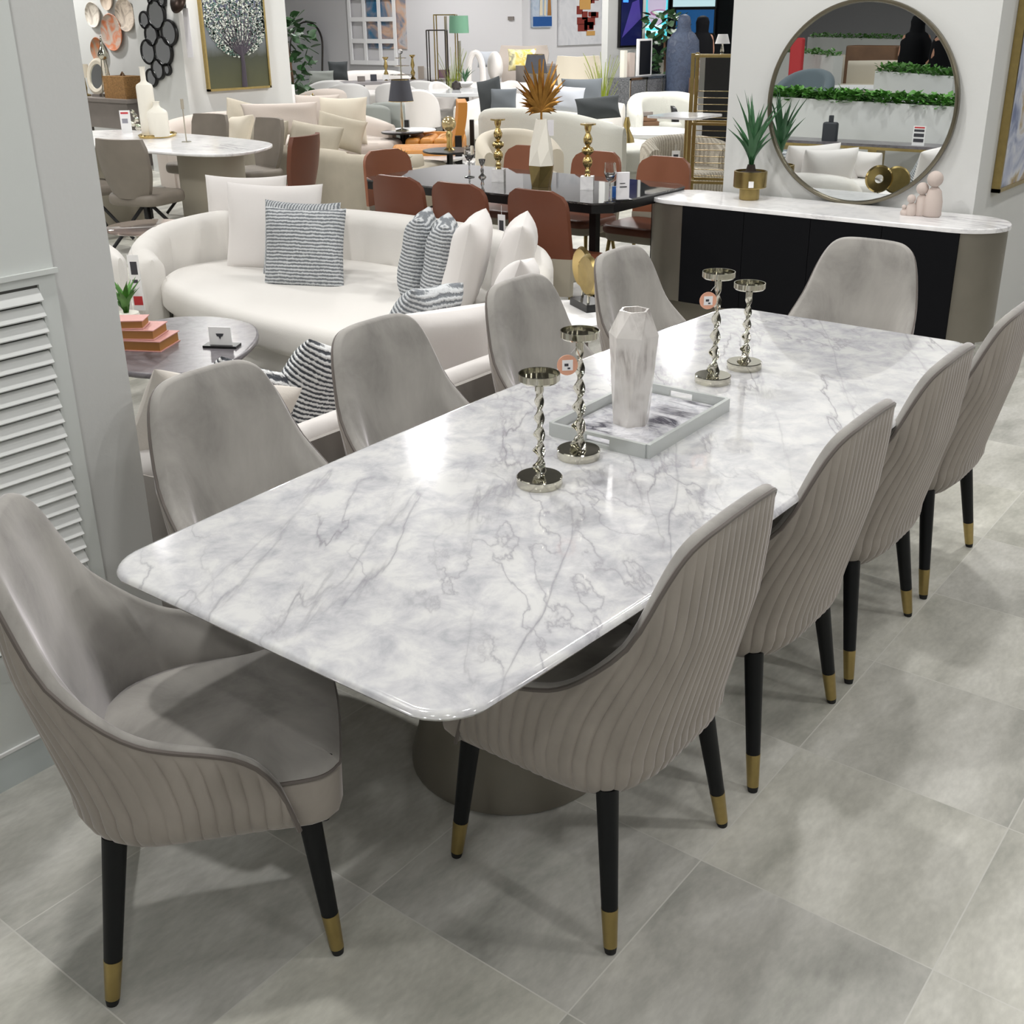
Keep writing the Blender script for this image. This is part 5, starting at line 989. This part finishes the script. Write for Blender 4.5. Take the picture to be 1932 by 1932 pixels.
# wall with sail and abstract paintings
def wallart(px0, px1, pyb, lab, cols, sc, name, zt=2.9):
    a, b_ = GY(yw-.02, px0, pyb), GY(yw-.02, px1, pyb); t = thing('wall_painting', lab, 'painting', ((a.x+b_.x)/2, yw, a.z)); w_ = (b_.x-a.x)/2
    P('canvas', MB().box(-w_, w_, -.04, -.003, 0, zt-a.z), picture(name, lambda nt, b: art(nt, b, cols, sc, .1, 1.2)), t); return t, w_, a.z
t, w_, z_ = wallart(1003, 1040, 52, 'small painting of sailing boats in blue and white', [(150, 172, 200), (190, 200, 214), (168, 186, 206), (120, 150, 190)], 3, 'sail_ground')
b = MB(); b.add([(-w_*.3, -.045, .2), (w_*.0, -.045, .2), (-w_*.1, -.045, 1.5)], [(0, 1, 2)]).add([(w_*.15, -.045, .2), (w_*.35, -.045, .2), (w_*.28, -.045, 1.4)], [(0, 1, 2)]); P('painted_sails', b, mat('sail_cream', (226, 214, 190), .7), t, smooth=0); P('painted_orange_sail', MB().add([(w_*.5, -.045, .2), (w_*.9, -.045, .2), (w_*.7, -.045, 1.1)], [(0, 1, 2)]), orangep, t, smooth=0); P('painted_sea', MB().box(-w_*.95, w_*.95, -.046, -.042, .02, .18), blue, t)
t, w_, z_ = wallart(1053, 1144, 86, 'large white abstract painting with red and brown strokes', [(196, 198, 204), (214, 214, 218), (180, 184, 192)], 2, 'abstract_white')
b = MB(); rnd = random.Random(3)
for k in range(16): x, z = rnd.uniform(-.5, .3)*w_, rnd.uniform(.22, .80); b.box(x, x+rnd.uniform(.1, .35), -.046, -.041, z, z+rnd.uniform(.06, .2))
P('painted_strokes', b, mat('dark_red_paint', (122, 42, 34), .7), t); P('painted_blocks', MB().box(-w_*.2, w_*.25, -.048, -.042, .62, .85).box(w_*.1, w_*.45, -.048, -.042, .16, .24), mat('ochre_paint', (196, 150, 84), .7), t)
one('light_switch', MB().box(-.03, .0, -.06, .06, 0, .06), woodgrey, 'small dark switch plate on the far grey wall', 'switch', loc=(WX-.001, GX(WX, 965, 38).y, GX(WX, 965, 38).z))
# screen column
ys = TVY-.04; a, b_ = GY(ys, 1168, 90), GY(ys, 1210, 86); t = thing('wall_screen', 'tall dark screen with blue shapes on the white column', 'screen', ((a.x+b_.x)/2, TVY, a.z)); w_ = (b_.x-a.x)/2
P('bezel', MB().box(-w_, w_, -.05, -.003, 0, 1.7), blackp, t); P('screen_image', MB().box(-w_+.03, w_-.03, -.054, -.05, .03, 1.65), mat('screen_navy', (14, 18, 60), .3, emit=.8), t); P('screen_shape', MB().box(-w_*.35, w_*.1, -.057, -.054, .75, 1.6).box(w_*.1, w_*.8, -.057, -.054, 1.1, 1.2).box(-w_*.8, -w_*.35, -.057, -.054, .7, .95), mat('screen_blue', (60, 130, 230), .3, emit=1.4), t); P('screen_ridge', MB().add([(-w_*.85, -.057, .15), (w_*.8, -.057, .45), (w_*.6, -.057, .75), (0, -.057, .7)], [(0, 1, 2, 3)]), mat('screen_violet', (60, 50, 120), .3, emit=.8), t, smooth=0)
# mosaic console with decor
a, m2, b_ = Vector(xy(1156, 148, .80)), Vector(xy(1190, 146, .80)), Vector(xy(1249, 139, .80)); 
q0 = GD(1189, 148, 18.6); t = thing('mosaic_console', 'black and white mosaic console with silver edges under the screen', 'console', (q0.x, q0.y, 0), 0); zt = GD(1189, 148, 18.6).z
mos = picture('mosaic', lambda nt, b: art(nt, b, [(60, 62, 66), (120, 122, 126), (70, 72, 76), (160, 162, 166)], 30, .3, 1)); P('body', MB().box(0, 1.5, 0, .42, .08, zt), mos, t); P('edge_trim', MB().box(-.01, 1.51, -.012, 0, zt-.03, zt+.005).box(-.01, .015, -.012, 0, .08, zt).box(.48, .50, -.012, 0, .08, zt).box(.98, 1.0, -.012, 0, .08, zt).box(1.49, 1.51, -.012, 0, .08, zt), silver, t); P('plinth', MB().box(.05, 1.45, .03, .4, 0, .08), blackp, t)
for dx, w_, h_, mt_, lab, nm in ((.05, .05, .40, offwhite, 'tall white vase on the mosaic console', 'tall_vase'), (.25, .08, .36, pinkstone, 'brown framed picture on the mosaic console', 'picture_frame')): one(nm, MB().prism(rrect(-w_, w_, -.04, .04, .01), 0, h_), mt_, lab, 'vase' if 'vase' in nm else 'picture frame', loc=(q0.x+dx+.06, q0.y+.2, zt+.006))
t = thing('black_screen', 'black square panel in a white frame on the mosaic console', 'screen', (q0.x+.72, q0.y+.2, zt+.006)); P('frame', MB().box(-.21, .21, -.02, .02, 0, .56), paper, t); P('panel', MB().box(-.17, .17, -.024, -.02, .02, .53), blackp, t)
c = GD(1250, 160, 20.6); one('white_pillar_vase', MB().lathe([(.10, 0), (.05, .1), (.07, .5), (.05, .8), (.09, 1.0)], 20), offwhite, 'white column vase beside the standing person', 'vase', loc=(c.x, c.y, 0), smooth=50)
# second boucle sofa and the round white table before it
sofa('boucle_sofa', 'pale boucle sofa with a high rounded back by the brass rack', 'sofa', [(*xy(1188, 215, .60), .60), (*xy(1186, 178, .78), .78), (*xy(1240, 172, .80), .80), (*xy(1300, 173, .80), .80), (*xy(1338, 185, .76), .74), (*xy(1345, 225, .60), .60)][::-1], [xy(1200, 215, .44), xy(1200, 200, .44), xy(1260, 192, .44), xy(1325, 198, .44), xy(1332, 222, .44), xy(1260, 232, .44)], boucle, thick=.2, seat_z=.44, base_z=.05)
c = xy(1222, 246, .44); round_table('round_table', 'low round white table with books in front of the boucle sofa', c, .52, .44, paper, boucle, rb=.34, leg_r=.32, top=.05)
c = xy(1211, 236, .44)
for k, (w_, h_, z_) in enumerate(((.19, .13, 0), (.16, .11, .055), (.11, .08, .11))): one('decor_book', MB().box(-w_, w_, -h_, h_, 0, .05), wood if k < 2 else woodgrey, ['lowest brown book on the round white table', 'second brown book on the round white table', 'grey top book of the pile on the round white table'][k], 'book', 'books on the round white table', loc=(c[0], c[1], .4405+z_), rot=(0, 0, -.8+.1*k))
c = GD(1183, 235, 12.6); one('gold_lantern', MB().lathe([(.10, 0), (.10, .02), (.08, .18), (.03, .28), (.04, .32), (.02, .40)], 20), brass, 'gold lantern at the right end of the grey boucle sofa', 'lantern', loc=(c.x, c.y, .30), smooth=50)
one('side_table', MB().cyl(0, 0, 0, .299, .16), pinkbeige, 'small plinth under the gold lantern', 'side table', loc=(c.x, c.y, 0))
# ribbed armchair, marble side table on a brass leg, brass rack
tub('armchair', 'ribbed beige armchair behind the black table, price tag on its arm', (9.25, 5.18, 0), R_(140), .86, .84, .68, .42, ribfab, None, 'armchair', th=.16, drop=.08, base=.04)
c = GD(1268, 270, 10.25); hang_tag((c.x-.1, c.y-.1, .62), 'white price tag on the ribbed armchair arm', -50, .07, .26)
c = xy(1293, 360, .0); c = GD(1290, 350, 8.6)
t = thing('side_table', 'small white marble table top on one brass leg', 'side table', (c.x, c.y, 0)); zt = GD(1290, 216, 8.6).z; P('tabletop', MB().prism(rrect(-.26, .20, -.20, .20, .05), zt-.015, zt), whitem, t); P('leg', MB().cyl(0, 0, 0, zt-.015, .013), brass, t); P('base', MB().cyl(0, 0, 0, .012, .13), brass, t)
c = GD(1352, 340, 9.4); t = thing('brass_rack', 'tall brass display rack at the left edge of the mirror column', 'rack', (c.x, c.y, 0), R_(20)); zr_ = GD(1352, 100, 9.4).z; b = MB()
for x in (-.10, .12):
    for y in (-.22, .22): b.box(x-.014, x+.014, y-.014, y+.014, 0, zr_)
for z in (.45, .9, zr_-.03): b.box(-.1, .12, -.22, -.2, z, z+.02).box(-.1, .12, .2, .22, z, z+.02).box(-.11, -.09, -.22, .22, z, z+.02).box(.11, .13, -.22, .22, z, z+.02)
P('frame', b, brass, t); b = MB()
for k in range(14): b.tube([(0, -.2, .5+k*.05), (0, .2, .5+k*.05)], .003, 5)
P('rods', b, brass, t)
lamp('small white table lamp at the top of the brass rack', GD(1361, 120, 11.5)[:2], GD(1361, 107, 11.5).z, .20, .07, paper, silver, .045)
one('lamp_cabinet', MB().box(-.18, .18, -.18, .18, 0, GD(1361, 107, 11.5).z-.001), blackp, 'tall black cabinet under the small white lamp', 'cabinet', loc=(*GD(1361, 120, 11.5)[:2], 0), rot=(0, 0, .65))
cushd(1298, 222, 15.2, .46, .30, -50, -10, blackp, 'black cushion beside the boucle sofa'); cushd(1326, 216, 15.5, .34, .28, -40, -16, whitefab, 'fluffy white cushion by the brass rack')
# blanket stack, shop window beyond
for k in range(6): c = GD(1328, 112+k*5, 15.5); one('folded_throw', MB().prism(rrect(-.22, .22, -.15, .15, .04), 0, .055, .02, .02), [mat('red_white_knit', (196, 150, 140), .9), paper][k % 2], ['top', 'second', 'third', 'fourth', 'fifth', 'lowest'][k]+' folded throw of the stack behind the person', 'blanket', 'folded throws on the display', loc=(GD(1334, 130, 19.0).x, GD(1334, 130, 19.0).y, 1.06-.057*k), rot=(0, 0, .6))
one('throw_display', MB().box(-.3, .3, -.25, .25, 0, .774), mat('brown_shelf', (130, 100, 84), .6), 'brown display stand under the folded throws', 'stand', loc=(GD(1334, 130, 19.0).x, GD(1334, 130, 19.0).y, 0), rot=(0, 0, .6))

# ---- the glass front and the mall screens beyond
XG = 21.5; ya, yb = GX(XG, 1213, 60).y, GX(XG, 1392, 60).y
b = MB(); b.box(XG, XG+.03, yb-1.5, ya, 0, 2.9); struct('window_1', b, mat('pane_glass', (240, 246, 246), .0, trans=1, ior=1.05))
def mall(label, px0, px1, py0, py1, name, mt, dist=24.0, kind='screen'):
    a, b_ = GX(dist, px0, py1), GX(dist, px1, py0); t = thing(name, label, kind, (dist, (a.y+b_.y)/2, 0)); w_ = abs(a.y-b_.y)/2; P('housing', MB().box(0, .12, -w_-.04, w_+.04, a.z-.04, b_.z+.04), blackp, t); P('screen_image', MB().box(-.01, 0, -w_, w_, a.z, b_.z), mt, t); return t, w_, a.z, b_.z
t, w_, z0, z1 = mall('bright cyan advertising screen with a smiling face', 1216, 1263, -60, 74, 'advert_screen', mat('screen_cyan', (96, 214, 226), .4, emit=.9))
zc = z0+(z1-z0)*.52; P('face_image', MB().prism(ellipse(0, 0, (z1-z0)*.36, w_*.80, 28), 0, .02, M=Matrix.Translation((-.03, -.02, zc)) @ Matrix.Rotation(R_(90), 4, 'Y')), mat('screen_skin', (206, 190, 214), .4, emit=.8), t); P('lips_image', MB().prism(ellipse(0, 0, .07, .24, 20), 0, .012, M=Matrix.Translation((-.045, -.1, zc-(z1-z0)*.14)) @ Matrix.Rotation(R_(90), 4, 'Y')), mat('screen_lips', (170, 110, 150), .4, emit=.7), t); P('teeth_image', MB().prism(ellipse(0, 0, .03, .17, 20), 0, .012, M=Matrix.Translation((-.058, -.1, zc-(z1-z0)*.13)) @ Matrix.Rotation(R_(90), 4, 'Y')), mat('screen_teeth', (210, 235, 245), .4, emit=1), t)
P('text_image', MB().box(-.04, -.02, -w_*.8, w_*.9, z0+.25, z0+.31).box(-.04, -.02, -w_*.5, w_*.9, z0+.13, z0+.19), mat('screen_white', (220, 250, 250), .4, emit=1.2), t)
mall('long bright banner screen above the person', 1270, 1352, -40, 13, 'advert_screen', mat('screen_pale', (196, 222, 228), .4, emit=.9)); mall('wide blue advertising screen behind the person', 1275, 1348, 18, 62, 'advert_screen', mat('screen_deep', (24, 84, 140), .4, emit=.6))
tree('green tree outside the glass beside the face screen', 1252, 20.5, 8)

# ================================================================== PEOPLE
def person(label, p, rz, h, robe, wide=.20, head_cover=True):
    """standing figure: one continuous body, covered by a long robe and a head scarf"""
    t = thing('person', label, 'person', (p[0], p[1], 0), rz); k = h/1.70
    vs = [(0, 0, .95), (0, 0, 1.12), (0, 0, 1.34), (0, 0, 1.46), (0, .01, 1.54), (0, .01, 1.64), (-.17, 0, 1.38), (-.22, .0, 1.12), (-.12, .20, 1.02), (.17, 0, 1.38), (.22, 0, 1.12), (.12, .20, 1.02), (-.10, 0, .88), (-.10, .02, .48), (-.10, 0, .08), (-.10, .12, .03), (.10, 0, .88), (.10, .02, .48), (.10, 0, .08), (.10, .12, .03)]
    es = [(0, 1), (1, 2), (2, 3), (3, 4), (4, 5), (2, 6), (6, 7), (7, 8), (2, 9), (9, 10), (10, 11), (0, 12), (12, 13), (13, 14), (14, 15), (0, 16), (16, 17), (17, 18), (18, 19)]
    rad = [.13, .12, .14, .055, .085, .075, .06, .045, .03, .06, .045, .03, .085, .06, .04, .035, .085, .06, .04, .035]
    me = bpy.data.meshes.new('body'); me.from_pydata([(x*k, y*k, z*k) for x, y, z in vs], es, []); o = bpy.data.objects.new('body', me); COL.objects.link(o); o.parent = t; me.materials.append(mat('skin', (178, 132, 108), .6))
    o.modifiers.new('skin', 'SKIN'); o.modifiers.new('sub', 'SUBSURF').levels = 1; o.modifiers['sub'].render_levels = 1
    for i, r_ in enumerate(rad): me.skin_vertices[0].data[i].radius = (r_*k, r_*k)
    me.skin_vertices[0].data[0].use_root = True
    def ring(rx, ry, z, n=28, fold=0, cy=0): return [(rx*math.cos(2*PI*i/n)*(1+fold*math.sin(i*2.1)), cy+ry*math.sin(2*PI*i/n)*(1+fold*math.sin(i*2.6+1)), z*k) for i in range(n)]
    rows = [ring(wide*1.5, wide*1.25, .02, fold=.05), ring(wide*1.4, wide*1.15, .5, fold=.04), ring(wide*1.25, wide*1.0, .9, fold=.03), ring(wide*1.28, wide*.95, 1.12, fold=.02), ring(wide*1.22, wide*.8, 1.33, fold=.01), ring(wide*.85, wide*.62, 1.44), ring(wide*.4, wide*.4, 1.50)]
    P('robe', MB().grid(rows, wu=True), robe, t, smooth=70)
    if head_cover:
        P('head_scarf', MB().grid([ring(wide*.95, wide*.7, 1.34, fold=.03), ring(wide*.62, wide*.58, 1.45, fold=.02), ring(.105, .12, 1.55), ring(.11, .125, 1.62), ring(.09, .10, 1.69), ring(.04, .045, 1.72), ring(.005, .005, 1.725)], wu=True), robe, t, smooth=70)
    return t
robem = picture('robe_pattern', lambda nt, b: art(nt, b, [(46, 56, 78), (66, 78, 100), (52, 62, 84), (84, 92, 108)], 9, .3, 1.0))
person('person in a long dark blue patterned robe and head scarf, back turned', GD(1284, 200, 19.6)[:2], R_(-50), 1.70, robem, .21)
person('person in black clothes standing right behind the blue robed person', GD(1318, 200, 20.4)[:2], R_(-30), 1.68, blackfab, .17)

# ================================================================== BEHIND THE PARTITION: what the round mirror shows
def MG(px, py, z): q = G(px, py, z); return Vector((2*MRX-q.x, q.y, q.z))
def MD(px, py, d): q = GD(px, py, d); return Vector((2*MRX-q.x, q.y, q.z))
def partition(label, a, b_, h, n, seed, th=.16):
    a = Vector((a.x, a.y)); b_ = Vector((b_.x, b_.y)); d = (b_-a).normalized(); nn = Vector((-d.y, d.x))*th/2; t = thing('planter_wall', label, 'planter', (*((a+b_)/2), 0), 0, None)
    P('low_wall', MB().prism(ccw([tuple(a+nn), tuple(b_+nn), tuple(b_-nn), tuple(a-nn)]), 0, h), wallm, t, world=True)
    rnd = random.Random(seed); m_ = MB()
    for k in range(n):
        f_ = rnd.random(); c = a+(b_-a)*f_+nn*rnd.uniform(-1.2, 1.2); an = rnd.uniform(0, 6.28); l_ = rnd.uniform(.04, .09); z = h+rnd.uniform(-.02, .07); ca, sa = math.cos(an)*l_, math.sin(an)*l_; dz = rnd.uniform(-.02, .06)
        m_.add([(c.x, c.y, z), (c.x+ca*.5-sa*.4, c.y+sa*.5+ca*.4, z+dz*.6), (c.x+ca, c.y+sa, z+dz), (c.x+ca*.5+sa*.4, c.y+sa*.5-ca*.4, z+dz*.5+.01)], [(0, 1, 2, 3)])
    o = P('greenery', m_, leafy, t, world=True, smooth=0); o['kind'] = 'stuff'; return t
partition('low white wall topped with green leaves in the mirror, nearest of them', MG(1440, 176, .95), MG(1830, 197, .95), .93, 1500, 1)
partition('low white wall with greenery at left in the mirror behind the blue grey chair', MG(1430, 92, 1.1), MG(1583, 103, 1.1), 1.08, 500, 2)
partition('low white wall with greenery at right in the mirror before the two persons', MG(1663, 130, 1.1), MG(1812, 140, 1.1), 1.08, 500, 3)
partition('farthest low white wall with greenery at the top of the mirror', MG(1530, 68, 1.25), MG(1710, 72, 1.25), 1.23, 500, 4)
a, b_ = MG(1455, 262, .60), MG(1800, 280, .60); t = thing('console_table', 'marble console on a brass frame reflected in the mirror', 'console', ((a.x+b_.x)/2, (a.y+b_.y)/2, 0), 0)
ang = math.atan2(b_.y-a.y, b_.x-a.x); L_ = (b_-a).length/2; M_ = Matrix.Rotation(ang, 4, 'Z'); P('tabletop', MB().box(-L_, L_, -.32, 0, .575, .60, M=M_), greym, t); f = MB().box(-L_, L_, -.03, 0, .55, .575, M=M_)
for u in (-.9, .15, .9): f.box(L_*u-.04, L_*u+.04, -.30, -.02, 0, .56, M=M_)
P('frame', f, brass, t)
c = a+(b_-a)*.28; one('black_bottle_vase', MB().prism(rrect(-.07, .07, -.035, .035, .02), 0, .17, .02).prism(rrect(-.02, .02, -.02, .02, .01), .17, .23, .005), mat('matte_black', (40, 44, 50), .6), 'matte black square bottle vase on the reflected console', 'vase', loc=(c.x-.1, c.y-.06, .6005), rot=(0, 0, ang))
c = a+(b_-a)*.80; t = thing('price_sign', 'square price sign with dark print on the reflected console', 'sign', (c.x-.08, c.y, .6005), ang); P('card', MB().box(-.055, .055, -.004, .004, 0, .17), paper, t); P('print_block', MB().box(-.045, .045, .003, .006, .03, .06).box(-.045, .045, .003, .006, .075, .105).box(-.045, .045, .003, .006, .12, .14), inkp, t); P('red_band', MB().box(-.045, .045, .003, .006, .15, .162), redp, t)
sofa('daybed', 'low white daybed with cushions reflected in the mirror', 'sofa', [], [(1.62, 3.75), (2.20, 3.66), (2.26, 4.6), (1.66, 4.75)], boucle, whitefab, seat_z=.32, base_z=.03)
cushion((1.96, 4.22, .44), R_(95), .62, .26, .18, whitefab2, 'wide white cushion on the daybed reflected in the mirror', 'cushions on the daybed', R_(15))
cushion((1.92, 3.88, .44), R_(95), .36, .24, .16, whitefab2, 'smaller white cushion on the daybed reflected in the mirror', 'cushions on the daybed', R_(15))
c = MD(1515, 115, 17); tub('armchair', 'blue grey armchair reflected in the mirror behind the greenery', (c.x, c.y, 0), R_(-80), .95, .85, 1.0, .5, mat('blue_grey_velvet', (116, 130, 138), .85, sheen=.3), None, 'armchair', th=.14, drop=.4, base=.05)
c = MD(1762, 140, 12.9); sofa('silver_sofa', 'silver white sofa reflected in the mirror behind the greenery', 'sofa', [(c.x-.5, c.y-1.1, .8), (c.x-.6, c.y, .82), (c.x-.5, c.y+1.1, .8)][::-1], [(c.x-.4, c.y-1), (c.x+.4, c.y-1), (c.x+.5, c.y), (c.x+.4, c.y+1), (c.x-.4, c.y+1)], palegrey, thick=.2, seat_z=.45)
cushion((c.x-.2, c.y+.3, .70), R_(90), .7, .42, .2, mat('silver_satin', (206, 206, 212), .4), 'large silver satin cushion on the reflected silver sofa', None, R_(15))
c = MD(1724, 120, 19.5); person('person in a long black robe reflected in the mirror, left one', (c.x, c.y), R_(60), 1.68, blackfab, .19); c = MD(1778, 120, 19.0); person('person in a long black robe reflected at the mirror rim', (c.x, c.y), R_(20), 1.66, blackfab, .19)
c = MD(1630, 120, 17.5); round_table('round_table', 'black round table reflected in the mirror', (c.x, c.y), .5, .75, paper, blackp)
c = MD(1606, 150, 15.5); t = thing('potted_plant', 'spiky yellow green plant reflected in the mirror', 'plant', (c.x, c.y, 0)); P('pot', MB().cyl(0, 0, 0, .5, .18), blackp, t); leafplant(t, 18, .25, .45, .35, .035, leafy, .5, .6, 21)
for px, py, d, w_, h_, mt_, lab in ((1655, 60, 24, .5, 1.15, wood, 'brown wooden cabinet at the top of the mirror'), (1600, 60, 25, .6, .95, creamfab, 'cream upholstered bench at the top of the mirror'), (1505, 90, 20.6, .12, 1.35, redp, 'red fire extinguisher cabinet at the left of the mirror')):
    c = MD(px, py, d); one('low_cabinet', MB().prism(rrect(-w_/2, w_/2, -w_, w_, .05), 0, h_, .03), mt_, lab, 'cabinet', loc=(c.x, c.y, 0))
for px, d, lab in ((1690, 22.5, 'cream sofa at the top of the mirror'),):
    c = MD(px, 60, d); sofa('cream_sofa', lab, 'sofa', [(c.x-.5, c.y-1.0, .9), (c.x-.6, c.y, .92), (c.x-.5, c.y+1.0, .9)][::-1], [(c.x-.4, c.y-.9), (c.x+.4, c.y-.9), (c.x+.5, c.y), (c.x+.4, c.y+.9), (c.x-.4, c.y+.9)], creamfab, thick=.2, seat_z=.5)

# ---- ceiling fixtures under the lamps
for i, (x, y) in enumerate([(q[0], q[1]) for q in SPOTS]+GRID):
    r_ = .07 if i < len(SPOTS) else .15
    t = thing('ceiling_light', 'round recessed ceiling downlight', 'ceiling light', (x, y, CEIL-.025), 0, 'recessed ceiling downlights')
    P('trim_ring', MB().lathe([(r_+.005, 0), (r_+.03, 0), (r_+.03, .025), (r_+.005, .025), (r_+.005, 0)], 24, cap=False), paper, t)
